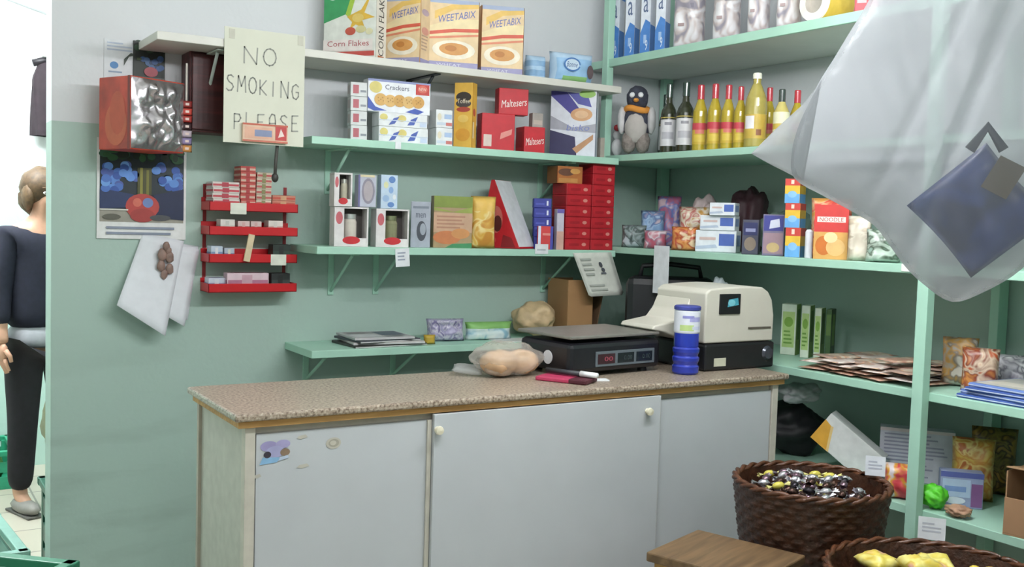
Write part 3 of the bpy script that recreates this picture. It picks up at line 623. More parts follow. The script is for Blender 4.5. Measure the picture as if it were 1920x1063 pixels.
for k in range(6):
    b = MB(); b.ball((0, 0, .07), (.06, .06, .07), mat(rnd.choice(['#4c7a34', '#648a3c', '#3d6a30']), .6, 0, .3, 30), 3, .25, k); lo = min(v.co.z for v in b.bm.verts)
    for v in b.bm.verts: v.co.z -= lo
    b.build('cabbage', (lc.x-.2+(-.145+.145*(k % 3)), 5.84+.16*(k//3), .0125), label='green cabbage in the crate against the far passage wall', cat='vegetable', group='greens in the far crate')
# olive sack of greens
t = thing('produce_sack', 'olive plastic sack of greens bulging past the wall end', 'sack', (.655, 3.93, .44))
b = MB(); b.ball((0, 0, .22), (.155, .15, .22), film('sack_film', '#a9a98a', .8, .4), 4, .25, 2, 2.2); b.ball((.03, 0, .50), (.06, .06, .14), film('sack_film', '#a9a98a', .8, .4), 3, .3, 6, 3); b.build('sack_film', parent=t)
for k in range(9):
    b = MB(); b.ball((rnd.uniform(-.07, .07), rnd.uniform(-.07, .07), .1+.03*k), (.055, .055, .05), mat(['#6f7340', '#84803f', '#5b6a3a'][k % 3], .6, 0, .3, 30), 2, .3, k); b.build('greens', parent=t)

# ================================================================== goods on the back-wall shelves
def boxB(sh, px0, px1, pt, D, c, name, label, rot=0, inset=.03, front=(), right=(), left=(), top=(), group=None, cat='box', zb=None):
    F = fit('B', BZ[sh] if zb is None else zb, px0, px1, pt, D, rot, inset); o = carton(name, label, cat, F, D, c, front, right, left, top, group); return o, F
def boxR(sh, px0, px1, pt, D, c, name, label, rot=-90, inset=.03, front=(), right=(), left=(), top=(), group=None, cat='box', zb=None):
    F = fit('R', RZ[sh] if zb is None else zb, px0, px1, pt, D, rot, inset); o = carton(name, label, cat, F, D, c, front, right, left, top, group); return o, F
# --- top shelf: cereal
boxB(1, 606, 722, -42, .07, '#e4e6de', 'cereal_box', 'green and white corn flakes box with an orange sun, leftmost on the top shelf', -54, .02,
     front=[('p', [(.0, .45), (.42, .55), (.62, .98), (0, 1)], '#3f9e62'), ('p', [(.42, .55), (.62, .98), (.70, .98), (.5, .5)], '#a8c84a'), ('e', .17, .8, .1, .07, '#dfe9df'),
            ('p', [(.45, .52), (.72, .6), (.95, .85), (.78, .56), (.98, .5), (.74, .47), (.8, .36), (.62, .42), (.5, .36), (.55, .45)], '#e0b545'), ('e', .66, .5, .11, .055, '#e6c86e'),
            ('e', .52, .34, .1, .05, '#c65a48'), ('e', .72, .36, .1, .045, '#d8cf9a'), ('e', .88, .33, .07, .04, '#e2dcb4'), ('r', .0, .10, .95, .24, '#ece3de'), ('t', 'Corn Flakes', .48, .19, .8, .07, '#b2545a'), ('r', .2, .03, .98, .09, '#c25048')],
     right=[('r', 0, 0, 1, 1, '#ded8cc'), ('t', 'CORN FLAKES', .5, .45, .82, .52, '#2a2624', 90), ('r', .2, .0, .8, .04, '#b0623a')], cat='cereal box')
def weet(px0, px1, pt, rot, label, D=.075, inset=.02, sheen=False):
    tan = '#e2a864'
    boxB(1, px0, px1, pt, D, tan, 'cereal_box', label, rot, inset,
         front=[('r', 0, .0, 1, 1, '#e9cda2'), ('p', [(0, .42), (0, .6), (.5, .72), (1, .74), (1, .52), (.5, .5)], '#f0dcae'), ('r', 0, .94, 1, 1, '#a9b4cf'), ('p', [(.1, .70), (.5, .86), (1, .90), (1, .96), (.45, .93), (.1, .82)], '#e8c06a'),
                ('t', 'WEETABIX', .55, .76, .78, .10, '#5f6fb0', 12, .3), ('p', [(0, .52), (.5, .58), (1, .6), (1, .55), (.5, .53), (0, .47)], '#d8604a'), ('p', [(0, .44), (1, .52), (1, .49), (0, .41)], '#e08a6a'),
                ('e', .5, .27, .44, .14, '#f4ead6'), ('e', .5, .28, .3, .09, '#d79a56'), ('e', .44, .29, .12, .045, '#c07e3e'), ('r', 0, 0, 1, .09, '#9b97bd'), ('t', 'WHEAT', .4, .045, .5, .04, '#d8d8e4')],
         right=[('r', 0, 0, 1, 1, '#e4c7a0'), ('e', .5, .78, .4, .05, '#b8a0b0'), ('e', .5, .5, .4, .06, '#d89a8a'), ('l', .1, .2, .9, .45, 5, 3, '#b99a84'), ('r', 0, 0, 1, .08, '#9b97bd')], left=[('r', 0, 0, 1, 1, '#dba05a'), ('r', 0, 0, 1, .09, '#9b97bd')], cat='cereal box')
weet(722, 803, -6, -52, 'tan wheat cereal box right beside the corn flakes')
weet(797, 895, 0, -15, 'tan wheat cereal box, middle one of the three', .06)
weet(896, 979, 12, -18, 'tan wheat cereal box standing next to the blue tissue packs', .05)
def softB(sh, px0, px1, pt, T, fn, name, label, rot=0, inset=.05, extra=None, group=None, cat='pack', n=14, crump=.2, seed=0, zb=None, kind='B', tilt=0):
    Z = (BZ if kind == 'B' else RZ)[sh] if zb is None else zb
    F = fit(kind, Z, px0, px1, pt, T*.8, rot, inset); loc, w, h, a = F; b = MB(); b.pillow(w, h, T, fn, n, None, crump, seed)
    if extra: b.ink(((-w/2*.8, -T/2-.004, h*.1), (w*.8, 0, 0), (0, 0, h*.8), (0, -1, 0)), extra)
    o = b.build(name, loc, a, label=label, cat=cat, group=group, rot=(R(tilt), 0, a)); return o, F
def ocean(u, v):
    if v < .2 and .2 < u < .8: return '#8fbf7a'
    return '#bcd6ee' if v > .75 or u < .1 else '#9cc4e8'
softB(1, 1020, 1117, 98, .09, ocean, 'tissue_pack', 'pale blue soft pack with an oval logo at the right end of the top shelf', -6, .04, [('e', .38, .6, .24, .28, '#4a78b6'), ('e', .38, .6, .2, .22, '#cfe0f0'), ('t', 'Bonnie', .38, .6, .3, .22, '#28508c', 0, .2), ('e', .9, .35, .09, .28, '#5a4a4e')])
softB(1, 978, 1026, 103, .07, lambda u, v: '#8fb6da' if (int(v*5)) % 2 else '#b4d2ec', 'tissue_pack', 'pale blue soft pack between the cereal and the pack with the oval logo', -6, .11)

# --- second shelf
w_c = '#e6e8ea'
F0 = None; zb = BZ[2]
for k in range(4):
    o, F = boxB(2, 651, 688, 238-27*k-3, .06, '#d6d8d8', 'small_box', 'white and red small box in the leftmost stack on the second shelf', -12, .04, front=[('r', .15, .2, .5, .8, '#b8606a'), ('r', .6, .3, .95, .45, '#8c9098')], left=[('r', .2, .2, .8, .8, '#c9bcbc')], group='leftmost stack on the second shelf', zb=zb)
    zb += F[2]+.0005
def crackers(px0, px1, pt, zb, label, inset=.03, plain=False):
    o, F = boxB(2, px0, px1, pt, .07, w_c, 'cracker_pack', label, -4, inset, zb=zb, cat='crackers', group=None,
        front=[('e', .1, .65, .08, .25, '#d8cb7c'), ('e', .47, .62, .09, .25, '#d9c878'), ('p', [(.2, .1), (.32, .2), (.42, .75), (.30, .6)], '#4a5fae'), ('p', [(.58, .15), (.72, .2), (.8, .85), (.66, .6)], '#4a5fae'), ('r', .0, .42, 1, .48, '#c9d3e4'), ('r', .84, .1, .98, .4, '#c8d4ea')] if not plain else
              [('r', .05, .15, .95, .3, '#cfd9e6'), ('r', .5, .5, .95, .75, '#a9bfe0'), ('r', .6, .12, .97, .3, '#c4706a'), ('e', .2, .6, .12, .2, '#e3d9c0')])
    return F
Fa = crackers(697, 802, 239, BZ[2], 'white and blue cracker pack at the bottom left under the large cracker box')
Fb = crackers(697, 801, 213, BZ[2]+Fa[2]+.0005, 'white and blue cracker pack directly under the large cracker box')
Fc = crackers(803, 848, 240, BZ[2], 'plain white cracker pack on the shelf board left of the yellow box', plain=True)
crackers(803, 848, 206, BZ[2]+Fc[2]+.0005, 'plain white cracker pack on top of another, left of the yellow box', plain=True)
boxB(2, 680, 806, 152, .05, '#e9ebf0', 'cracker_box', 'large cracker box with biscuits printed on it standing on the cracker packs', -4, .035, zb=BZ[2]+Fa[2]+Fb[2]+.001, cat='crackers',
     front=[('r', 0, .93, 1, 1, '#8f97c4'), ('t', 'Crackers', .46, .78, .38, .15, '#4a4a66'), ('e', .12, .75, .1, .18, '#d8c978'), ('r', .76, .62, .98, .95, '#c8413c'), ('e', .87, .8, .08, .12, '#d96a5a'), ('t', 'NEW', .87, .8, .12, .1, '#efd8cc'),
            ('p', [(.0, .45), (.12, .15), (.3, .05), (.1, .02), (0, .1)], '#4058ae'), ('p', [(.6, .05), (.75, .18), (.9, .1), (.8, .0)], '#4058ae')]+[('e', .2+.15*i, .38-.02*(i % 2), .1, .19, c) for i, c in enumerate(['#d8ab62', '#dcb26c', '#d3a357', '#dcb470', '#d2a055'])]+[('e', .2+.15*i+dx, .38+dy, .008, .02, '#a87c3e') for i in range(5) for dx, dy in ((-.04, .05), (.03, .06), (-.03, -.05), (.04, -.04), (0, 0))])
boxB(2, 850, 891, 155, .045, '#e0a93a', 'biscuit_box', 'tall yellow box beside the red chocolate boxes on the second shelf', -48, .02, front=[('r', 0, 0, 1, 1, '#dfb04c'), ('e', .5, .78, .42, .08, '#3c3430'), ('e', .5, .68, .42, .06, '#4a4240'), ('e', .5, .59, .38, .04, '#b04a3c'), ('t', 'Toffee', .5, .72, .7, .07, '#e8dcc4'), ('e', .5, .45, .3, .06, '#e7c36a'), ('e', .5, .2, .4, .1, '#d79a3a')], right=[('r', 0, 0, 1, 1, '#e2b24a'), ('e', .4, .55, .3, .06, '#c2563e'), ('r', .1, .15, .4, .4, '#efe2b8')])
mred = '#c0222e'
def malt(px0, px1, pt, rot, label, D=.06, zb=None, inset=.03, lab=True):
    fr = [('t', 'Maltesers', .52, .45, .86, .28, '#f0e4e0', 8, .2)] if lab else [('r', .06, .1, .3, .42, '#d8c4bc'), ('p', [(.55, .3), (.9, .45), (.92, .6), (.58, .48)], '#dc8c84')]
    return boxB(2, px0, px1, pt, D, mred, 'chocolate_box', label, rot, inset, fr, left=[('r', .1, .2, .8, .8, '#a81c28')], zb=zb, cat='chocolates')[1]
Fm = malt(893, 964, 213, -12, 'red chocolate box lying low at the left below the upright red box', lab=False)
Fn = malt(966, 1021, 238, -8, 'red chocolate box with white lettering on the shelf board at right', D=.08, inset=.02)
Fo = malt(927, 990, 166, -14, 'red chocolate box with white lettering raised above the other red boxes', zb=BZ[2]+Fm[2]+.0008, D=.055)
boxB(2, 991, 1018, 212, .035, '#a29a94', 'small_box', 'small grey-brown box on top of the lettered red box', -8, .035, zb=BZ[2]+Fn[2]+.0006, front=[('r', .1, .2, .9, .5, '#b9aaa0')])
boxB(2, 1030, 1118, 170, .07, '#dadce6', 'biscuit_box', 'purple and white biscuit box at the right end of the second shelf', -42, .02,
     front=[('r', 0, 0, 1, 1, '#dfe0ea'), ('p', [(0, 1), (.35, .98), (.75, .62), (.6, .55), (0, .92)], '#4a4494'), ('p', [(.35, .98), (.8, .95), (.9, .75), (.6, .8)], '#5a5aa8'), ('e', .8, .95, .18, .06, '#9cc46a'), ('e', .68, .64, .24, .1, '#d8a478'), ('e', .68, .64, .15, .06, '#e4bb92'), ('p', [(0, .62), (.5, .44), (1, .5), (1, .36), (0, .42)], '#a9a8b4'), ('p', [(0, .0), (.0, .4), (.55, .3), (.6, 0)], '#332f58'), ('p', [(.5, .12), (.95, .34), (.95, .26), (.6, .05)], '#c0906a'), ('t', 'bisko', .62, .44, .5, .09, '#7a84c0', 0, .2)],
     right=[('r', 0, 0, 1, 1, '#e4e6f0'), ('r', .0, .0, .25, .75, '#a9bcdc')])
boxB(2, 1119, 1133, 258, .03, '#a39b90', 'small_box', 'tiny brownish-grey box by the corner of the second shelf', -10, .05)

# --- third shelf: gift boxes with jars, packs, chocolate
def jarbox(px0, px1, pt, zb, label, jar, lid, zlabel='#c4242e'):
    F = fit('B', zb, px0, px1, pt, .07, -8, .03); loc, w, h, a = F; D = .07
    t = thing('jar_gift_box', label, 'box', loc, a); c = mat('#e2dcdc', .4); th = .006; b = MB()
    b.span((-w/2, -D/2, 0), (w/2, D/2, th), c, .001); b.span((-w/2, -D/2, h-th), (w/2, D/2, h), c, .001); b.span((-w/2, -D/2, th), (-w/2+th, D/2, h-th), c, .001); b.span((w/2-th, -D/2, th), (w/2, D/2, h-th), c, .001); b.span((-w/2+th, D/2-th, th), (w/2-th, D/2, h-th), mat('#4c4642', .6), 0)
    b.span((-w/2+th, -D/2, th), (-w/2+w*.28, -D/2+.003, h-th), c, 0); b.span((-w/2+w*.28, -D/2, th), (w/2-th, -D/2+.003, h*.22), c, 0)
    b.ink(((-w/2, -D/2, 0), (w, 0, 0), (0, 0, h), (0, -1, 0)), [('e', .5, .16, .26, .10, zlabel), ('e', .14, .72, .1, .16, '#c4626a')]); b.build('window_carton', parent=t)
    r = min(w*.2, D*.36); jx = w*.06
    for q, x in enumerate((jx-r*.2, jx+r*2.05) if w > .1 else (jx+r*.6,)):
        if x+r > w/2-th: continue
        b = MB(); b.lathe([(0, th), (r*.9, th), (r, th+.01), (r, h*.62), (r*.85, h*.70), (r*.85, h*.72)], mat(jar, .12, coat=.5), 20, Matrix.Translation((x, 0, 0))); jr = b.build('jar', parent=t)
        b = MB(); b.lathe([(r*.92, h*.70), (r*.92, h*.82), (0, h*.83)], mat(lid, .25, .7), 20, Matrix.Translation((x, 0, 0))); b.build('lid', parent=jr)
    return F
J1 = jarbox(617, 690, 388, BZ[3], 'white gift box with jar window, lower left of the gift boxes', '#d8cfc4', '#d9d9d6')
J2 = jarbox(694, 766, 392, BZ[3], 'white gift box with a greenish jar window, next to the grey box', '#8d8d6c', '#9da07c')
jarbox(617, 660, 324, BZ[3]+J1[2]+.001, 'small red and white jar gift box on the lower left gift box', '#c9c4ae', '#dedcd2')
zt = BZ[3]+J2[2]+.001
boxB(3, 664, 705, 328, .05, '#b9bccb', 'figured_box', 'grey box with a pale round figure on top of the gift boxes', -8, .035, zb=BZ[3]+max(J1[2], J2[2])+.0012, front=[('e', .55, .5, .36, .4, '#8f8a98'), ('e', .55, .5, .26, .32, '#b0a6ac'), ('r', 0, 0, .1, 1, '#6d6a9a'), ('r', .1, .93, .9, 1, '#d7cba8')])
boxB(3, 706, 745, 328, .05, '#c3d6ea', 'flower_box', 'pale blue box with darker blue flowers on top of the gift boxes', -8, .04, zb=zt, front=[('e', .65, .86, .2, .1, '#5f86c2'), ('e', .3, .7, .14, .1, '#dfe0b4'), ('e', .6, .55, .14, .1, '#86a8d8'), ('e', .3, .3, .2, .1, '#9fbce0'), ('e', .6, .12, .2, .08, '#5f86c2'), ('e', .8, .35, .1, .08, '#e6ecf2')])
boxB(3, 769, 806, 378, .055, '#a9aebb', 'grey_box', 'silver-grey box with a dark emblem beside the green topped pack', -26, .03, front=[('e', .55, .36, .25, .22, '#4a4e58'), ('e', .62, .40, .15, .13, '#a2a8b4'), ('r', .1, .85, .9, .9, '#7f8794'), ('t', 'men', .5, .7, .5, .1, '#5c6370')], right=[('r', 0, 0, 1, 1, '#c0c4d0')])
boxB(3, 806, 884, 368, .05, '#a9906c', 'pudding_box', 'brown and orange printed pack with a green top band', -14, .03, front=[('r', 0, .78, 1, 1, '#7f8f3c'), ('p', [(0, .78), (.5, .7), (1, .8), (1, .66), (0, .72)], '#96a04c'), ('r', 0, .3, 1, .68, '#c7a184'), ('l', .08, .36, .95, .64, 4, 3, '#b08068'), ('e', .35, .2, .36, .13, '#c87a4c'), ('e', .7, .28, .24, .1, '#cf9058'), ('p', [(.3, 0), (1, 0), (1, .1), (.5, .08)], '#3f8a5c')])
softB(3, 878, 930, 368, .045, lambda u, v: printmat(['#e3bb5e', '#ecd795', '#d6a44a', '#c98c3c'], 4, 18) if v < .7 else '#e2b85c', 'pasta_bag', 'yellow soft bag between the printed pack and the leaning red box', -14, .02, seed=4)
# leaning red and white chocolate box (triangular prism)
F = fit('B', BZ[3], 896, 1003, 336, .14, -58, .02); loc, w, h, a = F; D = .14
h = on(925, 336, 1, YF+.09).z-BZ[3]
b = MB(); b.prism([(-w/2, .001), (w/2, .001), (-w/2+w*.36, h), (-w/2+w*.28, h)], -D/2, D/2, mat('#c2262e', .4), None, .0015)
nv = Vector((h, 0, w*.64)).normalized()
b.ink(((w/2-.001, -D/2+.001, .003), (0, D-.002, 0), (-w*.64+.001, 0, h-.004), nv), [('r', 0, .02, 1, 1, '#dfe1e6')])
b.ink(FR(w, D, h), [('e', .42, .42, .16, .2, '#cc6c62'), ('e', .46, .36, .1, .12, '#5c2622'), ('p', [(.55, .02), (.9, .02), (.8, .16), (.6, .2)], '#8c2228'), ('e', .3, .12, .14, .06, '#d2524a')])
b.build('chocolate_box', loc, a, label='red and white tent-shaped chocolate box leaning up beside the blue boxes', cat='chocolates')
zb = BZ[3]
for k in range(5):
    o, F = boxB(3, 998, 1034, [444, 426, 408, 390, 372][k], .05, '#2c3596', 'blue_box', 'dark blue small box in the stack between the tent-shaped box and the red stack', -26, .05, zb=zb, front=[('r', .72, .25, .82, .75, '#dfe2f0'), ('r', .1, .3, .6, .5, '#4a54b4')], right=[('r', .2, .2, .8, .8, '#4a54b4')], group='dark blue stack on the third shelf')
    zb += F[2]+.0005
boxB(3, 1006, 1036, 424, .02, '#cf3a3c', 'red_pack', 'bright red slim pack standing before the dark blue boxes', -20, .018, front=[('r', 0, 0, .18, 1, '#d8dcf0'), ('r', .3, .6, .9, .7, '#e08a80'), ('r', .82, 0, 1, 1, '#3c46a4')])
boxB(3, 1037, 1056, 392, .035, '#c9c3d2', 'white_pack', 'slim white and violet pack against the red chocolate stack', -14, .02, front=[('r', 0, 0, 1, .45, '#cfa598'), ('r', .0, .9, 1, 1, '#6a5ca8')])
# stack of red chocolate boxes, two columns
ht_ = (on(1130, 306, 1, YF+.03).z-BZ[3])/8-.0006
for col, (p0, p1, n_, lab, grp) in enumerate(((1060, 1107, 6, 'red chocolate box in the left column of the tall red stack', 'left column of the red chocolate stack'), (1108, 1155, 8, 'red chocolate box in the right column of the tall red stack', 'right column of the red chocolate stack'))):
    zb = BZ[3]; u0 = on(p0, 440, 1, YF+.03).x; u1 = min(2.536, on(p1, 440, 1, YF+.03).x-.001)
    for k in range(n_):
        carton('chocolate_box', lab, 'chocolates', (((u0+u1)/2, YF+.08, zb), u1-u0, ht_, 0), .1, '#b01f2a', front=[('r', .05, .1, .95, .9, '#b8222d'), ('e', .75, .5, .09, .16, '#d88a80'), ('r', .15, .35, .55, .6, '#a31a26')], left=[('r', .1, .15, .9, .85, '#9c1a24')], group=grp); zb += ht_+.0006  # the pale oval is a highlight painted into the front print
    if col == 0: zl = zb
boxB(3, 1026, 1092, 312, .09, '#a8452e', 'biscuit_box', 'brown and yellow printed box on top of the red chocolate stack', -8, .035, zb=zl, front=[('r', .0, .0, .98, 1, '#b06a34'), ('e', .35, .65, .32, .22, '#6a4432'), ('r', .05, .05, .8, .3, '#c28a4c'), ('e', .7, .72, .2, .16, '#d09a54')], left=[('r', .0, .0, 1, 1, '#8a5a34')])
# tags on the shelf edges
def tagcard(px0, py0, px1, py1, y, name, label, shapes, tilt=0, c='#e4e6ea', cat='price tag'):
    x, z, w, h = flat(px0, py0, px1, py1, y); b = MB(); b.box(w, .0012, h, (0, 0, -h), c=c, bev=0); b.ink(((-w/2, -.0006, -h), (w, 0, 0), (0, 0, h), (0, -1, 0)), shapes)
    return b.build(name, (x+w/2, y, z+h), rot=(0, R(tilt), 0), label=label, cat=cat)
tagcard(740, 466, 767, 500, YF-.002, 'price_tag', 'small white price tag hanging from the third shelf under the jar boxes', [('l', .15, .3, .9, .85, 3, 4, '#9aa0b0')], -4)
tagcard(1003, 458, 1028, 476, YF-.002, 'price_tag', 'white price tag stuck on the third shelf edge below the bright red slim pack', [('r', .15, .35, .8, .5, '#b4b8c0')])
tagcard(741, 266, 752, 279, YF-.002, 'price_tag', 'tiny white tag under the second shelf edge', [])
# note pad hanging in the corner
t = thing('note_pad', 'sheaf of written order slips hanging from the shelf over the scale', 'note pad', on(1085, 474, 1, YF-.004))
for k in range(3):
    b = MB(); n = 8; vs = []; q = [(1076-k, 474), (1142+k*2, 473), (1167+k, 553-k*2), (1108-k*2, 556-k)]
    for j in range(n+1):
        for i in range(n+1):
            u, v = i/n, j/n; pp = (1-v)*((1-u)*Vector(q[0])+u*Vector(q[1]))+v*((1-u)*Vector(q[3])+u*Vector(q[2])); vs.append(on(pp.x, pp.y, 1, YF-.004-.002*(2-k)-.02*v*v)-t.location)
    b.faces(vs, [(j*(n+1)+i, (j+1)*(n+1)+i, (j+1)*(n+1)+i+1, j*(n+1)+i+1) for j in range(n) for i in range(n)], mat('#d3d5cc', .7), None, True)
    if k == 0:
        o_ = Vector(vs[n*(n+1)])+Vector((0, -.001, 0)); u_ = Vector(vs[(n+1)**2-1])-Vector(vs[n*(n+1)]); v_ = Vector(vs[0])-Vector(vs[n*(n+1)])
        b.ink((o_, u_, v_, (0, -1, 0)), [('l', .12, .45, .5, .9, 4, 3, '#a9ada6'), ('e', .68, .72, .05, .06, '#4c5058'), ('e', .7, .6, .05, .05, '#4c5058'), ('r', .6, .5, .75, .54, '#5c6068'), ('l', .1, .1, .8, .3, 2, 7, '#b4b8b0')])
    o = b.build('slip', parent=t); m = o.modifiers.new('thickness', 'SOLIDIFY'); m.thickness = .0006

# --- lowest back shelf
def magazine(px0, px1, zb, label, c, shapes, rz_, y=.10, wd=.21, dp=.145, th=.006):
    x = (on(px0, 640, 1, YF+y).x+on(px1, 640, 1, YF+y).x)/2; b = MB(); n = 8; vs = []
    for j in range(2):
        for i in range(n+1):
            u = i/n; z = th*(1-.3*abs(2*u-1))+(0 if j else -0)
            vs.append(((u-.5)*wd, (j-.5)*dp, z))
    b.box(wd, dp, th, c=c, bev=.0015); b.ink(FR(wd, dp, th, 'T'), shapes); b.ink(FR(wd, dp, th), [('r', 0, .1, 1, .5, '#cfcfcf')])
    return b.build('magazine', (x, YF+y, zb), R(rz_), label=label, cat='magazine')
zz = BZ[4]
for k, (c, lab, r_, dx) in enumerate((('#33322f', 'magazine at the bottom of the little pile on the lowest back shelf', 4, 0), ('#c8c4c2', 'magazine with pale cover in the middle of the pile on the lowest back shelf', -5, 3), ('#4a4c54', 'dark magazine third in the pile on the lowest back shelf', 7, -4), ('#b9b6b8', 'topmost grey magazine of the pile on the lowest back shelf', -2, -8))):
    magazine(634+dx, 785+dx, zz, lab, c, [('r', .05, .1, .5, .5, '#d0ced2'), ('r', .55, .3, .95, .9, '#5a6070'), ('p', [(.1, .6), (.5, .7), (.4, .95), (.08, .9)], '#8c8488'), ('l', .55, .05, .95, .25, 3, 3, '#7a7a80')], r_, wd=.29-.02*k, y=.12, dp=.19, th=.0085); zz += .0088
def crumple(name, label, cat, loc, r, c, wob=.35, seed=0, fr=2.5, cols=None, sub=4):
    b = MB(); b.ball((0, 0, r[2]), r, c, sub, wob, seed, fr)
    for v in b.bm.verts:
        d = 1+.12*abs(noise.noise(v.co*40+Vector((seed, 0, 0))))*(.09/max(r)); v.co.x *= d; v.co.y *= d
    lo = min(v.co.z for v in b.bm.verts)
    for v in b.bm.verts:
        v.co.z -= lo
        if v.co.z < r[2]*.12: v.co.z *= .1
    return b.build(name, loc, label=label, cat=cat)
def atB(px, y, z): return on(px, 600, 1, YF+y).x, YF+y, z
x_, y_, z_ = atB(836, .12, BZ[4])
b = MB(); b.pillow(.15, .085, .07, lambda u, v: printmat(['#b4aecb', '#9a92b8', '#cfcbd8', '#7d749e'], 2, 30), 14, None, .8, 3); b.build('purple_bag', (x_, y_, z_), R(-10), rot=(R(-8), 0, R(-10)), label='crumpled lilac printed bag on the lowest back shelf', cat='bag')
b = MB(); b.pillow(.045, .035, .03, lambda u, v: '#c2a23c', 6, None, .2, 3); b.build('yellow_sachet', (atB(806, .05, BZ[4])), R(-10), label='small mustard yellow sachet by the magazines', cat='sachet')
def green_print(u, v):
    if v > .62: return '#86ba6a'
    return printmat(['#e2ebe8', '#cfe0e2', '#8fb8c8'], 4, 22)
b = MB(); b.pillow(.20, .07, .05, green_print, 14, None, .3, 6); b.build('wipes_pack', (atB(916, .11, BZ[4])), R(-6), label='green and white soft pack lying behind the counter on the lowest back shelf', cat='pack')
x_, y_, z_ = atB(1002, .13, BZ[4])
crumple('paper_bag', 'crumpled tan paper bag on the lowest back shelf behind the scale', 'bag', (x_, y_, z_), (.088, .08, .066), mat('#cbb08a', .55, 0, .25, 14, .5, 30), .3, 11, 1.9)
b = MB(); b.box(.19, .10, .003, c='#dcdcda', bev=0); b.build('white_sheet', (on(972, 640, 1, YF+.03).x, YF+.055, BZ[4]), R(-3), label='white sheet of paper on the lowest back shelf before the tan bag', cat='paper')
# cardboard behind the scale
x, z, w, h = flat(1057, 528, 1116, 640, YF+.06)
t = thing('cardboard_box', 'plain brown cardboard box with a dark open side behind the scale', 'box', (x+w/2-.008, YF+.045, BZ[4]), R(-6))
cbd = mat('#a57d54', .75, 0, .06, 8); hh = on(1080, 526, 1, YF+.02).z-BZ[4]; w2 = .115
b = MB(); b.span((-w2/2, 0, 0), (w2/2, .004, hh), cbd, .001); b.span((-w2/2, .004, 0), (-w2/2+.004, .17, hh), cbd, .001); b.span((-w2/2, .17, 0), (w2/2, .174, hh), cbd, .001); b.span((-w2/2, 0.004, 0), (w2/2, .17, .004), cbd, 0); b.build('carton', parent=t)
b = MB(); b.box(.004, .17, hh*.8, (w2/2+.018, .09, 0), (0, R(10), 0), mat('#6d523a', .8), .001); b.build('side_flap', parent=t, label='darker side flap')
# ================================================================== the corner: radio and strips
rx, ry = on(1222, 600, 1, 3.10).x, 3.10
rt = thing('portable_stereo', 'black portable stereo with a round speaker in the dark shelf corner', 'stereo', (2.66, 3.08, RZ[4]), R(-42))
blk = mat('#17181c', .45, 0, .1, 20)
MB().box(.34, .17, .25, c=blk, bev=.03).build('body', parent=rt)
b = MB(); b.tube([(-.02+.052*math.cos(a), -.087, .10+.052*math.sin(a)) for a in [k*math.pi/14 for k in range(28)]], .007, mat('#6a7078', .3, .5), 8, True); sp = b.build('speaker_ring', parent=rt)
MB().lathe([(0, 0), (.018, .004), (.046, -.002)], '#24262c', 24, Matrix.Translation((-.02, -.0875, .10)) @ Matrix.Rotation(R(90), 4, 'X')).build('speaker_cone', parent=rt)
b = MB(); b.tube([(-.12, 0, .245), (-.11, 0, .29), (0, 0, .30), (.11, 0, .29), (.12, 0, .245)], .01, blk, 10); b.build('handle', parent=rt)
b = MB(); b.box(.09, .004, .03, (.09, -.0855, .20), c='#3a3f48', bev=.001); b.build('dial', parent=rt)
# strip of paper hanging from the right-hand shelf
p = on(1227, 462, 0, XF-.004); q = on(1252, 552, 0, XF-.004)
b = MB(); b.span((XF-.0045, q.y, q.z), (XF-.0035, p.y, p.z+.004), '#e6e8ee', 0); b.build('paper_strip', label='long narrow white paper strip hanging from the right-hand shelf', cat='paper')
crumple('plastic_bag', 'white twisted plastic bag standing behind the cash register', 'bag', (2.66, 2.80, RZ[4]), (.035, .035, .12), mat('#dfe5ee', .3, 0, .08), .6, 4, 2.2)

# ================================================================== on the counter
# scale
st_ = thing('shop_scale', 'black shop scale with a grey weighing plate on the counter', 'scale', (1.87, 2.525, CZ), R(6))
b = MB(); sw, sd, shh = .375, .235, .10
b.box(sw, sd, shh-.012, (0, 0, .012), c=mat('#1b1b20', .35), bev=.014); b.build('body', parent=st_)
for sx in (-1, 1):
    for sy in (-1, 1): MB().lathe([(0, 0), (.016, 0), (.013, .013), (0, .013)], '#111114', 14, Matrix.Translation((sx*.14, sy*.085, 0))).build('foot', parent=st_)
b = MB(); b.box(.365, .25, .010, (0, .01, shh+.012), c=mat('#8d8a83', .35, .4), bev=.004); b.build('weighing_plate', parent=st_)
b = MB(); b.box(.2, .12, .014, (0, .01, shh-.001), c='#26262a', bev=.002); b.build('plate_mount', parent=st_)
b = MB(); b.box(.245, .004, .045, (.035, -sd/2-.001, .028), c='#5d666c', bev=.002); dp = b.build('display_frame', parent=st_)
for k, (c, x) in enumerate((('#3a2228', -.045), ('#1c2226', .035), ('#1c2226', .113))):
    b = MB(); b.box(.068 if k else .07, .003, .030, (x, -sd/2-.0025, .0355), c=mat(c, .2), bev=.001)
    b.ink(((x-.034, -sd/2-.004, .0355), (.068, 0, 0), (0, 0, .030), (0, -1, 0)), [('t', '0.00' if k else '00', .62, .5, .5, .45, '#a8485a' if k == 0 else '#3c4a4c')]); b.build('readout', parent=dp)
b = MB(); b.lathe([(0, 0), (.0205, 0), (.0205, .002), (0, .002)], '#d9dbe0', 24, Matrix.Translation((-sw/2-.0, -.02, .052)) @ Matrix.Rotation(R(-90), 4, 'Y')); b.build('round_sticker', parent=st_, label='round white sticker')
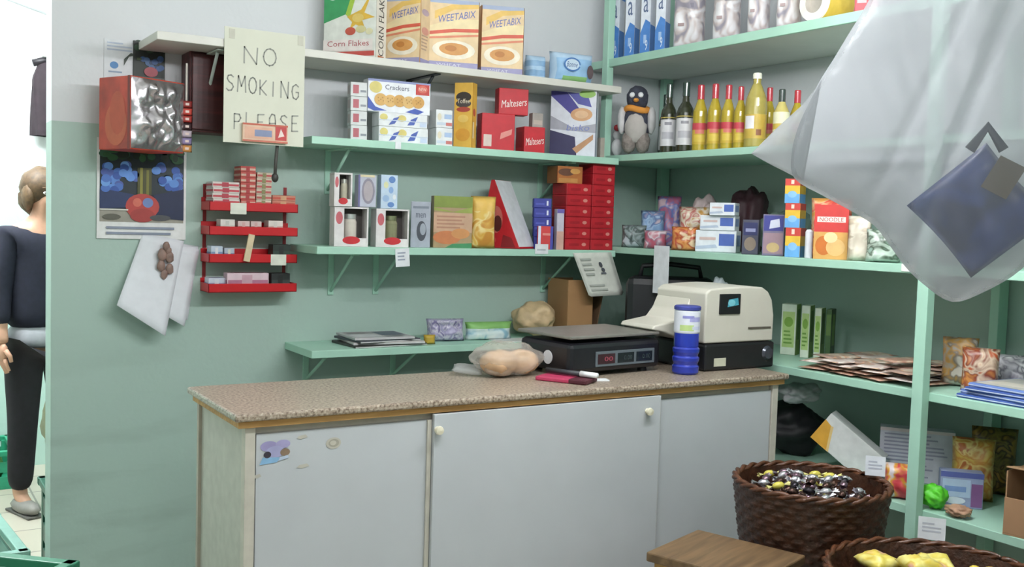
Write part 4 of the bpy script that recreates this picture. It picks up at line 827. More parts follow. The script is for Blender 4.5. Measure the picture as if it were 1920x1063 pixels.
# blue tub
tb = thing('ribbed_tub', 'blue ribbed tub with a white labelled top part beside the cash register', 'tub', (2.105, 2.352, CZ))
bl = mat('#2436a4', .2, coat=.4); rr = .041; prof = [(0, .0), (rr*.9, 0), (rr, .006)]
for k in range(3): prof += [(rr*1.0, .014+k*.027), (rr*1.02, .024+k*.027), (rr*.9, .029+k*.027), (rr*.92, .033+k*.027)]
prof += [(rr*.93, .103), (rr*.93, .126)]
MB().lathe(prof, bl, 32).build('ribbed_base', parent=tb)
b = MB(); b.lathe([(rr*.93, .126), (rr*.97, .130), (rr*.97, .192), (rr*.93, .196)], ['#dfe3ea', '#dcdfea', '#dfe3ea'], 32)
for a0, z0, w_, h_, c in ((-2.3, .134, .55, .018, '#b9d08a'), (-1.6, .162, .5, .014, '#a9a8d8'), (-2.2, .172, .45, .008, '#8c8cc8'), (-1.5, .138, .4, .01, '#c9cde4')):
    vs = []; n = 8
    for i in range(n+1):
        a = a0+w_*2*i/n-w_; vs += [(rr*.978*math.cos(a), rr*.978*math.sin(a), z0), (rr*.978*math.cos(a), rr*.978*math.sin(a), z0+h_)]
    b.faces(vs, [(2*i, 2*i+2, 2*i+3, 2*i+1) for i in range(n)], c)
b.build('label_band', parent=tb)
MB().lathe([(rr*.93, .196), (rr*1.0, .197), (rr*1.0, .206), (rr*.9, .209), (0, .209)], '#39418f', 32).build('lid', parent=tb)
# cash register
cr = thing('cash_register', 'beige cash register with a rounded top and a black base', 'cash register', (2.185, 2.355, CZ))
bg = mat('#cdc9bd', .4, 0, .03, 10); rw_, rd_ = .305, .25
b = MB(); b.span((.0, .0, .0), (rw_, rd_, .085), mat('#1d1d20', .4), .008); b.build('drawer_base', parent=cr)
zt_ = [(.0, .087), (rw_*.98, .087), (rw_*.985, .17), (rw_*.95, .22), (rw_*.89, .247), (rw_*.8, .262), (rw_*.55, .265), (rw_*.25, .262), (.02, .258), (.0, .245)]
b = MB(); b.prism(zt_, .004, rd_-.01, bg, None, .006); bd_ = b.build('housing', parent=cr)
b = MB(); b.prism([(.001, .087), (.001, .225), (-.018, .185), (-.045, .155), (-.142, .140), (-.15, .128), (-.10, .118), (-.05, .1)], .075, rd_-.01, bg, None, .005); b.build('keyboard_wing', parent=cr)
b = MB(); b.box(.088, .006, .064, (.100, .002, .178), (R(0), 0, 0), '#16181c', .002); dsp = b.build('display', parent=cr)
b = MB(); b.ink(((.056, -.0012, .178), (.088, 0, 0), (0, 0, .064), (0, -1, 0)), [('p', [(.35, .35), (.9, .45), (.85, .8), (.4, .72)], mat('#4f9fb4', .2)), ('e', .55, .56, .18, .16, mat('#7cc4d2', .2))]); b.build('screen', parent=dsp)
b = MB(); b.box(.10, .003, .006, (.235, .0028, .128), c='#5b564c', bev=0); b.build('paper_slot', parent=cr)
b = MB(); b.box(.05, .002, .026, (.065, -.0005, .014), c='#c9c8b4', bev=0); b.build('plate_sticker', parent=cr)
b = MB(); b.lathe([(0, .01), (.018, .008), (.024, 0)], mat('#4a4e58', .2, .4), 20, Matrix.Translation((.272, 0.0, .048)) @ Matrix.Rotation(R(90), 4, 'X')); b.build('shiny_boss', parent=cr)  # round shiny grey boss on the black base
# bread in a bag
t = thing('bagged_bread', 'bread rolls in a clear plastic bag on the counter left of the scale', 'bread', (1.56, 2.50, CZ))
for k, (x, y, r, z) in enumerate(((-.035, .0, .052, 0), (.045, .01, .05, 0), (.005, .045, .045, 0.015))):
    b = MB(); b.ball((x, y, r*.72+.002), (r*1.1, r, r*.72), mat('#d2ad88', .6, 0, .25, 14), 3, .12, k); b.build('bread_roll', parent=t)
b = MB(); b.ball((0, .012, .05), (.112, .078, .05), film('clear_bag', '#e4dfda', .34, .15, .8), 4, .25, 9, 2.5)
for v in b.bm.verts: v.co.z = max(v.co.z, .0008)
b.build('bag_film', parent=t); b = MB(); b.pillow(.09, .07, .016, lambda u, v: film('clear_bag2', '#dfe2e2', .5, .2, .8), 10, Matrix.Translation((-.125, .03, .012)) @ Matrix.Rotation(R(-80), 4, 'X') @ Matrix.Rotation(R(35), 4, 'Y'), .5, 3); b.build('bag_tail', parent=t)
# wallet, pen
t = thing('pink_wallet', 'pink and dark red wallet lying on the counter by the bread', 'wallet', (1.665, 2.365, CZ), R(-58))
b = MB(); b.box(.15, .085, .012, c=mat('#b83a5e', .45), bev=.004); b.build('cover', parent=t); b = MB(); b.box(.055, .088, .013, (.055, 0, .0005), c=mat('#4c1826', .5), bev=.004); b.build('clasp_flap', parent=t, label='dark red flap')
t = thing('marker_pen', 'black and white marker pen lying beside the black scale', 'pen', (1.685, 2.362, CZ+.0145), R(-66))
b = MB(); b.tube([(-.085, 0, .0075), (.03, 0, .0075)], .0075, '#34353a', 12); b.build('barrel', parent=t, label='dark barrel'); b = MB(); b.tube([(.03, 0, .0085), (.085, 0, .0085)], [.0085, .0075], '#eceef0', 12); b.build('cap', parent=t, label='white cap')
b = MB(); b.box(.05, .035, .003, c='#e6e8ea', bev=0); b.build('receipt', (1.765, 2.335, CZ), R(-20), label='small white slip of paper at the front foot of the scale', cat='paper')

# ================================================================== goods on the right-hand shelving
# top board: blue and white packs
def bluefn(u, v):
    if v < .34+.1*math.sin(u*6): return '#4f86cc'
    return '#e4e9f2' if v < .75 else '#5a90d4'
names = ['leftmost blue and white pack on the top right board', 'second blue and white pack from the left on the top right board', 'third blue and white pack on the top right board', 'blue and white pack touching the grey printed packs']
for k, (a, c) in enumerate(((1142, 1168), (1170, 1197), (1199, 1226), (1227, 1254))):
    boxR(1, a, c, -46+k*-6, .06, '#e2e7f0', 'blue_pack', names[k], -58, .03, cat='pack', front=[('p', [(0, 0), (0, .26), (.5, .42), (1, .38), (1, 0)], '#4d84ca'), ('r', 0, .72, 1, 1, '#5b91d6'), ('t', 'a', .5, .58, .5, .16, '#5c6c90'), ('r', .35, .14, .65, .24, '#9fbce2'), ('t', '9', .65, .12, .25, .12, '#dfe6f2')], right=[('r', 0, 0, 1, .36, '#4d84ca'), ('r', 0, .72, 1, 1, '#5b91d6')])
_gf = printmat(['#eceaec', '#e2dfe2', '#c9bcba', '#98929e'], 3, 16)
def greyfn(u, v): return _gf if .08 < v < .92 else '#e8e7ea'
for k, (a, c, lab) in enumerate(((1256, 1326, 'white soft pack with grey print next to the blue packs'), (1330, 1392, 'white soft pack with grey print, second from the blue packs'), (1396, 1446, 'white soft pack with grey print, third from the blue packs'), (1450, 1506, 'white soft pack with grey print beside the yellow roll'))):
    softB(1, a, c, -50-12*k, .10, greyfn, 'napkin_pack', lab, -58, .03, [('r', .55, .55, .8, .62, '#8a8694'), ('r', .2, .25, .45, .3, '#b09a9a')], seed=k, kind='R', n=18)
p = on(1530, 5, 0, XF+.03); r = .062
t = thing('label_roll', 'yellow wrapped roll lying on its side on the top right board', 'roll', (XF+.02, p.y, RZ[1]+r), R(0))
Mx = Matrix.Rotation(R(90), 4, 'Y')
MB().lathe([(r*.55, -.001), (r*.97, 0), (r, .006), (r, .12), (r, .2), (r*.97, .204)], ['#eceae2', '#e9e6d8', '#d8c04e', '#dfa09c', '#e4e0d4'], 32, Mx).build('wrapper', parent=t)
MB().lathe([(0, .02), (r*.5, .02), (r*.56, -.0015)], '#b9b2a8', 32, Mx).build('core', parent=t)
boxR(1, 1602, 1650, -40, .06, '#d94b52', 'red_pack', 'red pack beside the yellow roll at the right end of the top board', -58, .02, cat='pack', front=[('r', .1, .3, .5, .9, '#e8a0a4')])

# second board: little figures
t = thing('toy_figure', 'small white ornament with red and black spots at the left end of the bottle board', 'ornament', on(1156, 287, 0, XF+.06)); t.location.z = RZ[2]+.002
b = MB(); b.ball((0, 0, .035), (.024, .02, .036), '#dcd8dc', 3, .1); b.build('body', parent=t); b = MB(); b.ball((0, 0, .085), (.019, .018, .02), '#d3d0d4', 3); b.build('head', parent=t)
b = MB(); b.ball((-.008, -.008, .115), .014, '#b83a44', 2); b.build('red_bobble', parent=t); b = MB(); b.ball((.012, -.004, .13), .011, '#23282a', 2); b.build('black_bobble', parent=t)
p = on(1192, 276, 0, XF+.06)
t = thing('penguin_toy', 'dark plush penguin with an orange scarf standing beside the oil bottles', 'plush toy', (p.x, p.y, RZ[2]+.001), R(-45)); hh = on(1192, 162, 0, XF+.06).z-RZ[2]; k_ = hh/.30
def bl_(n, *parts, lab=None):
    b = MB()
    for q in parts: b.ball(tuple(x*k_ for x in q[0]), tuple(x*k_ for x in q[1]), q[2], 3, .1, len(n), 4)
    return b.build(n, parent=t, label=lab)
fur = mat('#3a3c4a', .9, 0, .25, 60, .4, 120); gfur = mat('#8b817c', .9, 0, .25, 60, .4, 120)
bl_('body', ((0, 0, .14), (.062, .05, .085), fur)); bl_('head', ((0, -.005, .245), (.048, .045, .055), fur)); bl_('belly', ((0, -.02, .12), (.05, .038, .07), mat('#b9b2ae', .9)))
for sx in (-1, 1):
    bl_('leg', ((sx*.03, -.01, .056), (.032, .035, .05), gfur)); bl_('wing', ((sx*.064, -.005, .15), (.02, .03, .06), mat('#c9c6c8', .9))); bl_('eye', ((sx*.018, -.044, .255), (.012, .008, .012), '#dcdde0'))
bl_('beak', ((0, -.052, .232), (.012, .018, .009), '#d99440')); 
b = MB(); b.tube([(.045*k_*math.cos(a), .04*k_*math.sin(a)-.003, (.195+.006*math.sin(a*2))*k_) for a in [i*math.pi/10 for i in range(20)]], .014*k_, mat('#d98f3c', .8), 10, True); b.build('scarf', parent=t, label='orange scarf')
# bottles
def bottle(px, ptop, pbot, rpx, kind, label, inset=.06):
    p = on(px, pbot, 0, XF+inset); dep = (p-CAMP).dot(AX_F)/FPX; r = rpx*dep*1.06; x, y = XF+inset, on(px, pbot, 0, XF+inset).y
    h = on(px, ptop, 0, x).z-RZ[2]; t = thing('oil_bottle', label, 'bottle', (x, y, RZ[2]), R(-45)); N_ = 28
    if kind == 'dark': gl, lab, capc, l0, l1, c2 = gloss('#2e3220'), '#d6d4d8', '#2c4038', .10, .48, '#8c8a92'
    elif kind == 'yellow': gl, lab, capc, l0, l1, c2 = gloss('#b09a2c'), '#c9a83c', '#b83a44', .10, .42, '#c4424e'
    elif kind == 'big': gl, lab, capc, l0, l1, c2 = gloss('#a89a50'), '#c2a448', '#ece8d8', .12, .44, '#e0dcdc'
    else: gl, lab, capc, l0, l1, c2 = gloss('#c2b26a'), '#e2dcbc', '#3a4440', .2, .6, '#c8bc80'
    sq = .94
    if kind == 'big': pr = [(0, 0), (r*.9, 0), (r, .02*h), (r, .55*h), (r*.93, .66*h), (r*.5, .82*h), (r*.36, .86*h), (r*.36, .92*h)]; z1 = .92
    elif kind == 'dark': pr = [(0, 0), (r*.92, 0), (r, .02*h), (r, .56*h), (r*.85, .63*h), (r*.42, .72*h), (r*.36, .80*h)]; z1 = .80
    else: pr = [(0, 0), (r*.92, 0), (r, .02*h), (r*.97, .30*h), (r, .52*h), (r*.96, .60*h), (r*.5, .75*h), (r*.42, .78*h)]; z1 = .78
    MB().lathe(pr, gl, N_).build('glass', parent=t)
    cr_ = r*(.42 if kind != 'yellow' else .48)
    MB().lathe([(cr_, z1*h), (cr_, h*.985), (cr_*.85, h), (0, h)], gloss(capc), 20).build('cap', parent=t)
    b = MB(); a0, a1, n = -math.pi*1.0, 0.0, 14; vs = []
    def wrap(z0, z1_, c, aa=a0, ab=a1, off=1.006):
        vs = []
        for i in range(n+1):
            a = aa+(ab-aa)*i/n; vs += [(r*off*math.cos(a), r*off*math.sin(a), z0*h), (r*off*math.cos(a), r*off*math.sin(a), z1_*h)]
        b.faces(vs, [(2*i, 2*i+2, 2*i+3, 2*i+1) for i in range(n)], c, None, True)
    wrap(l0, l1, lab)
    if kind == 'yellow': wrap(l1-.1, l1, '#c4424e', off=1.010); wrap(l0+.04, l0+.14, '#d8bc4c', -2.4, -.7, 1.010); wrap(l0+.16, l0+.22, '#d2776a', -2.2, -.9, 1.012)
    elif kind == 'dark': wrap(l1-.08, l1-.04, c2, -2.0, -1.1, 1.01); wrap(l0+.1, l0+.2, '#b4b2ba', -2.4, -.8, 1.01); wrap(.62*0+.5, .515, '#bca85a', off=1.004)
    elif kind == 'big': wrap(.25, .42, '#e2dde0', -2.7, -1.7, 1.012); wrap(.16, .24, '#8c5a3c', -1.5, -1.0, 1.012)
    else: wrap(l0+.1, l0+.2, '#c2a84c', off=1.01)
    b.build('label', parent=t)
    return t
for a in ((1252, 158, 272, 14, 'dark', 'dark olive oil bottle with white label, leftmost of the bottles'), (1283, 155, 272, 15.5, 'dark', 'dark olive oil bottle with white label next to the yellow oils'),
          (1311, 160, 268, 13, 'yellow', 'yellow oil bottle with red cap beside the dark bottles'), (1338, 158, 268, 12.5, 'yellow', 'yellow oil bottle with red cap, second from the dark bottles'), (1363, 160, 267, 12, 'yellow', 'yellow oil bottle with red cap, third from the dark bottles'), (1386, 163, 266, 11, 'yellow', 'yellow oil bottle with red cap touching the tall bottle'),
          (1415, 138, 264, 19, 'big', 'tall clear bottle of golden oil with a white cap'), (1463, 168, 262, 14, 'gold', 'golden bottle with a dark cap half behind the hanging bag', .08)):
    bottle(*a)
bottle(1440, 165, 262, 11, 'yellow', 'yellow oil bottle with red cap behind the tall golden bottle', .16)
bottle(1492, 170, 262, 12, 'yellow', 'yellow oil bottle with red cap at the edge of the hanging bag', .15)
bottle(1246, 178, 268, 11, 'dark', 'small dark bottle behind the leftmost olive oil bottle', .17)

# third board
rnd = random.Random(21)
def rnd_print(cols, seed, f=4):
    m = printmat(cols, seed, f*5); return lambda u, v: m
def heap(px, pbot, ptop, w, T, cols, name, label, inset, tilt=0, seed=0, rot=-50, zb=None, cat='packet', roll=0):
    p = on(px, pbot, 0, XF+inset); h = on(px, ptop, 0, XF+inset).z-(RZ[3] if zb is None else zb); b = MB(); b.pillow(w, max(.03, h), T, rnd_print(cols, seed), 12, None, .4, seed)
    return b.build(name, (p.x, p.y, RZ[3] if zb is None else zb), rot=(R(tilt), R(roll), R(rot)), label=label, cat=cat)
heap(1188, 462, 422, .10, .05, ['#5a6a68', '#8d9a9c', '#3f4c4a', '#b4bcc4'], 'grey_packet', 'greyish green packet in the corner end of the third right board', .03, seed=1)
heap(1222, 462, 395, .10, .05, ['#86a8d2', '#a9c4e2', '#5c7ab0', '#d2c0cc'], 'blue_packet', 'light blue packet leaning above the grey corner packet', .16, seed=2)
heap(1228, 462, 432, .09, .04, ['#c98a98', '#dccad2', '#8f7486', '#b0566a'], 'pink_packet', 'pink printed packet in front of the light blue packet', .03, seed=3)
heap(1252, 462, 368, .10, .05, ['#8a7ab0', '#c06a84', '#6a7ec0', '#d2b4c0'], 'violet_packet', 'violet and red packet rising behind the light blue packet', .24, seed=4)
heap(1300, 462, 388, .12, .06, ['#d8c9b4', '#b4504c', '#e2d8c8', '#c0904a'], 'noodle_packet', 'cream and red packet in the middle of the third right board', .13, seed=5)
heap(1283, 464, 425, .10, .05, ['#c8642c', '#d89a5a', '#b2402c', '#e2c9a4'], 'orange_packet', 'orange packet lying low before the cream and red packet', .03, seed=6)
b_, c_ = '#e4e7ee', '#4a62b2'
zz = RZ[3]
for k, (a, c, pt, lab) in enumerate(((1303, 1388, 432, 'white and blue pack at the bottom of the little white pile'), (1312, 1386, 404, 'white and blue pack in the middle of the little white pile'), (1330, 1386, 380, 'white and blue pack topmost on the little white pile'))):
    o, F = boxR(3, a, c, pt, .07, '#e4e7ee', 'white_pack', lab, -58, .025+.004*k, zb=zz, cat='pack', front=[('r', .58, .3, .95, .85, '#5068b4'), ('p', [(.0, .1), (.55, .2), (.5, .35), (0, .25)], '#b9c4d8'), ('r', .1, .55, .5, .68, '#d4b8b4')], right=[('r', .1, .3, .8, .8, '#8c9cc8')]); zz += F[2]+.0005
crumple('dark_bag', 'dark maroon bag heaped at the back of the third right board', 'bag', (2.86, 2.86, RZ[3]), (.07, .07, .115), mat('#3a2028', .6, 0, .3, 12), .4, 5, 2)
crumple('pale_bag', 'pale pink and grey bag beside the dark maroon bag', 'bag', (2.80, 3.05, RZ[3]), (.06, .05, .10), mat('#c2b0b0', .5, 0, .3, 12), .4, 7, 2)
boxR(3, 1390, 1424, 412, .05, '#4a4a5c', 'dark_box', 'dark blue and brown small box next to the white pile', -52, .03, front=[('r', .08, .55, .92, .92, '#2c3060'), ('e', .5, .3, .36, .2, '#8a7a6c'), ('r', .2, .65, .8, .75, '#8f92b8')], right=[('r', 0, 0, 1, 1, '#6a6478')])
boxR(3, 1428, 1471, 402, .05, '#77708c', 'purple_box', 'purple and pink small box left of the striped box tower', -52, .02, front=[('r', .05, .6, .95, .97, '#3c3f8c'), ('p', [(.3, .65), (.8, .7), (.75, .9), (.35, .85)], '#cfd2e6'), ('r', .05, .05, .95, .55, '#9a7f8c'), ('e', .5, .2, .3, .12, '#c2a878')], right=[('r', 0, 0, 1, 1, '#8d8698')])
zz = RZ[3]
for k, lab in enumerate(('red, yellow and blue box at the foot of the striped tower', 'red, yellow and blue box in the middle of the striped tower', 'red, yellow and blue box on top of the striped tower')):
    o, F = boxR(3, 1471, 1509, [427, 381, 335][k], .07, '#e0bc4a', 'striped_box', lab, -62, .02, zb=zz, front=[('r', 0, .72, 1, 1, '#c8443c'), ('r', 0, .38, 1, .72, '#e0b83e'), ('r', 0, 0, 1, .38, '#6aa8e0'), ('r', .4, .78, .6, .95, '#e8d4c4'), ('e', .5, .36, .3, .14, '#8abce8')], right=[('r', 0, .72, 1, 1, '#b83c36'), ('r', 0, .38, 1, .72, '#cfa436'), ('r', 0, 0, 1, .38, '#5a94cc')]); zz += F[2]+.0005
p = on(1516, 470, 0, XF+.03)
b = MB(); b.lathe([(0, 0), (.012, 0), (.0125, .003), (.0125, .085), (.008, .092), (0, .093)], '#dfe2e8', 20); b.build('white_tube', (XF+.03, p.y, RZ[3]), label='slim white tube standing by the striped box tower', cat='tube')
heap(1556, 473, 372, .13, .06, ['#c8403a', '#d8604a', '#e0b890', '#dc9a4c'], 'crisps_bag', 'red and orange printed snack bag right of the white tube', .085, seed=8)
boxR(3, 1524, 1588, 384, .012, '#cc3f3c', 'snack_box', 'flat red box with noodles printed on it before the snack bag', -54, .004, cat='snack', front=[('r', 0, .5, 1, 1, '#cc3c38'), ('r', .08, .68, .92, .78, '#efe0d8'), ('t', 'NOODLE', .5, .73, .7, .07, '#b8342e'), ('r', 0, 0, 1, .5, '#d8a45a'), ('e', .3, .25, .25, .18, '#c8702c'), ('e', .65, .22, .28, .16, '#e2b878'), ('e', .5, .4, .2, .1, '#e8d2a0')])
heap(1610, 478, 405, .07, .035, ['#ddd0c0', '#e6dccc', '#b9ab98', '#cbb89e'], 'cream_packet', 'cream coloured packet leaning right of the red noodle box', .05, seed=9)
heap(1655, 485, 430, .10, .05, ['#8da498', '#4a5a48', '#c2cfc4', '#aebdb2'], 'green_packet', 'grey green packet at the end of the third board below the hanging bag', .05, seed=10)
crumple('clear_cone', 'clear plastic wrapped cone behind the dark small box', 'wrapper', (2.80, 2.62, RZ[3]), (.10, .09, .075), film('cone_film', '#9fb0a6', .55, .25), .3, 3, 2)
p = on(1705, 492, 0, XF-.002)
b = MB(); b.box(.003, .05, .022, (0, 0, -.02), c='#eef0ea', bev=.0005); b.build('shelf_highlight', (XF-.003, p.y, RZ[3]-.001), label='white piece added as a highlight on the shelf edge just left of the hanging bag', cat='price tag')  # small white slab put in as the highlight on the board's end

# fourth board: green cartons, sachets, magazines
for k, (a, c, pt, lab) in enumerate(((1462, 1498, 570, 'green and white carton nearest the cash register'), (1499, 1523, 573, 'green and white carton, second from the cash register'), (1524, 1544, 578, 'green and white carton, third from the cash register'), (1545, 1563, 580, 'dark green carton at the end of the little carton row'))):
    dk = k == 3
    boxR(4, a, c, pt, .06, '#dbe4d4' if not dk else '#3c5a34', 'herbal_carton', lab, -62, .23, cat='carton', front=[('r', .1, .15, .9, .85, '#b4cf86'), ('e', .5, .65, .3, .1, '#7fa848'), ('l', .2, .2, .8, .5, 4, k, '#6f9a44')] if not dk else [('r', .1, .5, .9, .9, '#56743c')], right=[('r', .0, .0, 1, 1, '#86a858' if not dk else '#2f4a2c'), ('r', .2, .3, .8, .9, '#5c8038')])
protos = []
pal = [['#ecdfce', '#e2c6ae', '#d09c86', '#c0a494'], ['#e6d2cc', '#efe6dc', '#c49a90', '#e0c49a'], ['#e2dada', '#ccbcb8', '#f0eae6', '#d8927a'], ['#d6c0b0', '#ece0d0', '#e0ae8c', '#b09488']]
for i in range(4):
    b = MB(); b.pillow(.105, .145, .008, rnd_print(pal[i], 30+i, 3), 8, Matrix.Rotation(R(-90), 4, 'X') @ Matrix.Translation((0, 0, -.0725)), .3, i); protos.append(b.bm); 
    me = bpy.data.meshes.new('sachet'); b.bm.to_mesh(me); b.bm.free()
    for m in b.mats: me.materials.append(m)
    protos[-1] = me
rnd = random.Random(5); k = 0
ys = [2.258-.066*i for i in range(6)]
for i, y in enumerate(ys):
    for j, x in enumerate((2.605, 2.70, 2.80, 2.90)):
        for l in range(2+(1 if i == 4 and j in (1, 2) else 0)):
            o = bpy.data.objects.new('sachet', protos[k % 4]); C.objects.link(o); k += 1
            o.location = (max(2.625, min(x+rnd.uniform(-.012, .012), 2.862)), y+rnd.uniform(-.02, .02), RZ[4]+.006+(l*2+(i+j) % 2)*.0105); o.rotation_euler = (0, 0, R(90)+rnd.uniform(-.35, .35))
            tag(o, 'flat printed sachet in the loose spread on the shelf right of the cash register', 'sachet', 'sachets spread on the fourth right board')
crumple('dark_pouch', 'dark pouch lying at the back of the board just right of the post', 'pouch', (2.92, 1.72, RZ[4]), (.04, .05, .05), mat('#3c3638', .6, 0, .3, 12), .4, 9, 2)
heap(1800, 672, 632, .10, .05, ['#b4a8a0', '#c9964c', '#8a7a70', '#ddd2c8'], 'snack_packet', 'tan and yellow packet at the back right of the post', .20, seed=11, zb=RZ[4], rot=-55)
heap(1838, 690, 652, .10, .05, ['#d08a4a', '#8a3a2c', '#e0c8b0', '#c45a34'], 'snack_packet', 'orange and brown packet right of the tan and yellow one', .14, seed=12, zb=RZ[4], rot=-60)
heap(1895, 700, 665, .11, .05, ['#9a94a0', '#c9c6cc', '#6c6a74', '#e4e2e4'], 'silver_packet', 'silvery grey packet at the right edge of the fourth board', .26, seed=13, zb=RZ[4], rot=-60)
zz = RZ[4]
for k, (c, e, lab) in enumerate((('#c9cdd8', '#3c5aa4', 'blue edged magazine at the bottom of the stack right of the post'), ('#b8bccc', '#5a76bc', 'blue edged magazine second in the stack right of the post'), ('#cfd0d6', '#3a56a0', 'blue edged magazine third in the stack right of the post'), ('#c2bfb8', '#6a84c4', 'topmost magazine of the stack right of the post'))):
    b = MB(); b.box(.30, .22, .011, c=e, bev=.004); b.ink(FR(.30, .22, .011, 'T'), [('r', .03, .05, .97, .95, c), ('r', .1, .2, .6, .5, '#d8d0c4'), ('r', .5, .6, .9, .85, '#a8aebe')]); b.ink(FR(.30, .22, .011), [('r', 0, .35, 1, .6, '#c6d0e8')])
    b.build('magazine', (2.665, 1.585-.012*k, zz), R(-90+[2, -4, 3, -2][k]), label=lab, cat='magazine'); zz += .0113

# fifth board
b = MB(); crumple('black_bag', 'black bag sagging on the bottom board beside the counter end', 'bag', (2.76, 2.52, RZ[5]+.001), (.13, .12, .085), mat('#1e1d22', .6, 0, .2, 12), .3, 2, 1.8)
crumple('white_bag', 'silvery white plastic bag lying on the black bag', 'bag', (2.70, 2.43, RZ[5]+.196), (.075, .06, .032), mat('#d8d8dc', .3, 0, .12, 20), .4, 3, 2.2)
t = thing('leaning_carton', 'white and yellow carton leaning on the bottom board behind the sweets basket', 'carton', (2.63, 2.19, RZ[5]), R(-62))
b = MB(); b.box(.21, .07, .105, c='#dfe0e0', bev=.002); b.ink(FR(.21, .07, .105), [('p', [(0, 0), (.3, 0), (.12, .7), (0, .75)], '#d8a23c'), ('p', [(.3, 0), (.34, 0), (.16, .72), (.12, .7)], '#e6c88a')])
Mr = Matrix.Rotation(R(36), 4, 'Y')
for v in b.bm.verts: v.co = Mr @ v.co
lo = min(v.co.z for v in b.bm.verts)
for v in b.bm.verts: v.co.z -= lo-.0005
b.build('carton', parent=t)
boxR(5, 1646, 1786, 806, .06, '#d6d4e2', 'leaflet_box', 'wide white box covered in lines of print standing behind the post', -52, .19, front=[('l', .06, .08, .94, .92, 12, 4, '#a4a2bc'), ('r', 0, .94, 1, 1, '#e4d4d8')])
heap(1688, 940, 868, .10, .06, ['#c0343c', '#d8525a', '#e0a438', '#d8ccd0'], 'snack_bag', 'red and yellow bag in front of the printed white box, left of the post', .05, seed=14, zb=RZ[5], rot=-52)
heap(1822, 905, 820, .12, .06, ['#d8b85a', '#c98a3c', '#e4cf84', '#b86a34'], 'snack_bag', 'yellow and orange bag standing right of the printed white box', .235, seed=15, zb=RZ[5], rot=-54)
heap(1860, 900, 800, .13, .07, ['#5a4424', '#7c6a2c', '#3a2a1c', '#96742c'], 'brown_bag', 'brown and olive bag at the back behind the yellow and orange bag', .36, seed=16, zb=RZ[5], rot=-54)
boxR(5, 1757, 1842, 886, .05, '#9aa4c8', 'blue_pack', 'blue and white printed pack standing by the bright green ball', -48, .085, cat='pack', front=[('r', 0, .85, 1, 1, '#5a64a8'), ('r', .05, .3, .7, .8, '#b4c8e4'), ('r', .1, .45, .6, .6, '#7c98cc'), ('r', .72, .05, .98, .7, '#84588c'), ('e', .35, .2, .25, .1, '#d8e0ee')])
p = on(1750, 962, 0, XF+.045)
crumple('green_ball', 'bright green crumpled ball at the front of the bottom board', 'ball', (p.x, p.y, RZ[5]), (.034, .034, .034), mat('#57c42c', .5, 0, .15, 30), .25, 3, 3)
crumple('tan_packet', 'small tan packet right of the bright green ball', 'packet', (XF+.03, on(1795, 985, 0, XF+.03).y, RZ[5]), (.028, .035, .016), mat('#b08a70', .6, 0, .25, 30), .3, 5, 3)
t = thing('open_carton', 'open brown cardboard carton at the right end of the bottom board', 'carton', (2.645, 1.47, RZ[5]), R(-80))
cb = mat('#a27f5e', .75, 0, .08, 10); b = MB(); b.span((-.11, -.09, 0), (.11, .09, .004), cb, 0); b.span((-.11, -.09, .004), (.11, -.086, .10), cb, .001); b.span((-.11, .086, .004), (.11, .09, .17), cb, .001); b.span((-.11, -.086, .004), (-.106, .086, .17), cb, .001); b.span((.106, -.086, .004), (.11, .086, .17), cb, .001); b.build('carton', parent=t)
b = MB(); b.box(.22, .10, .004, (0, -.04, .172), (R(-8), 0, 0), cb, .001); b.build('lid_flap', parent=t)
b = MB(); b.box(.06, .001, .07, (.02, -.0915, .01), c='#d9dad2', bev=0); b.build('label', parent=t)
b = MB(); b.box(.05, .10, .25, c=mat('#cc3b34', .4), bev=.012); b.build('red_box', (2.47, 1.40, RZ[5]-.1), R(-80), label='bright red box edge at the right margin below the cardboard carton', cat='box')

# ================================================================== stool, baskets and sweets in front of the counter
wd = wood('#5c462e', '#7a6042', 5, .55); wd2 = wood('#9a7238', '#b88c4c', 5, .55)
c1, c2, c3 = Vector((1.607, 1.885, 0)), Vector((1.849, 1.968, 0)), Vector((1.891, 1.675, 0)); mid = (c1+c3)/2; a = math.atan2((c2-c1).y, (c2-c1).x); ww = (c2-c1).length; dd = (c3-c2).length
t = thing('wooden_stool', 'worn wooden stool with a thick top in front of the counter', 'stool', (mid.x, mid.y, 0), a)
b = MB(); b.box(ww, dd, .024, (0, 0, .636), c=wd, bev=.004); b.build('seat', parent=t)
b = MB(); b.box(ww-.03, dd-.03, .05, (0, 0, .585), c=wd2, bev=.002); b.build('apron', parent=t, label='lighter wooden apron')
for sx in (-1, 1):
    for sy in (-1, 1): MB().box(.03, .03, .585, (sx*(ww/2-.035), sy*(dd/2-.035), 0), c=wd2, bev=.002).build('leg', parent=t)
wick = mat('#3e2316', .38, 0, .45, 45, .3, 90); wick2 = mat('#54301c', .35, 0, .4, 45, .3, 90)
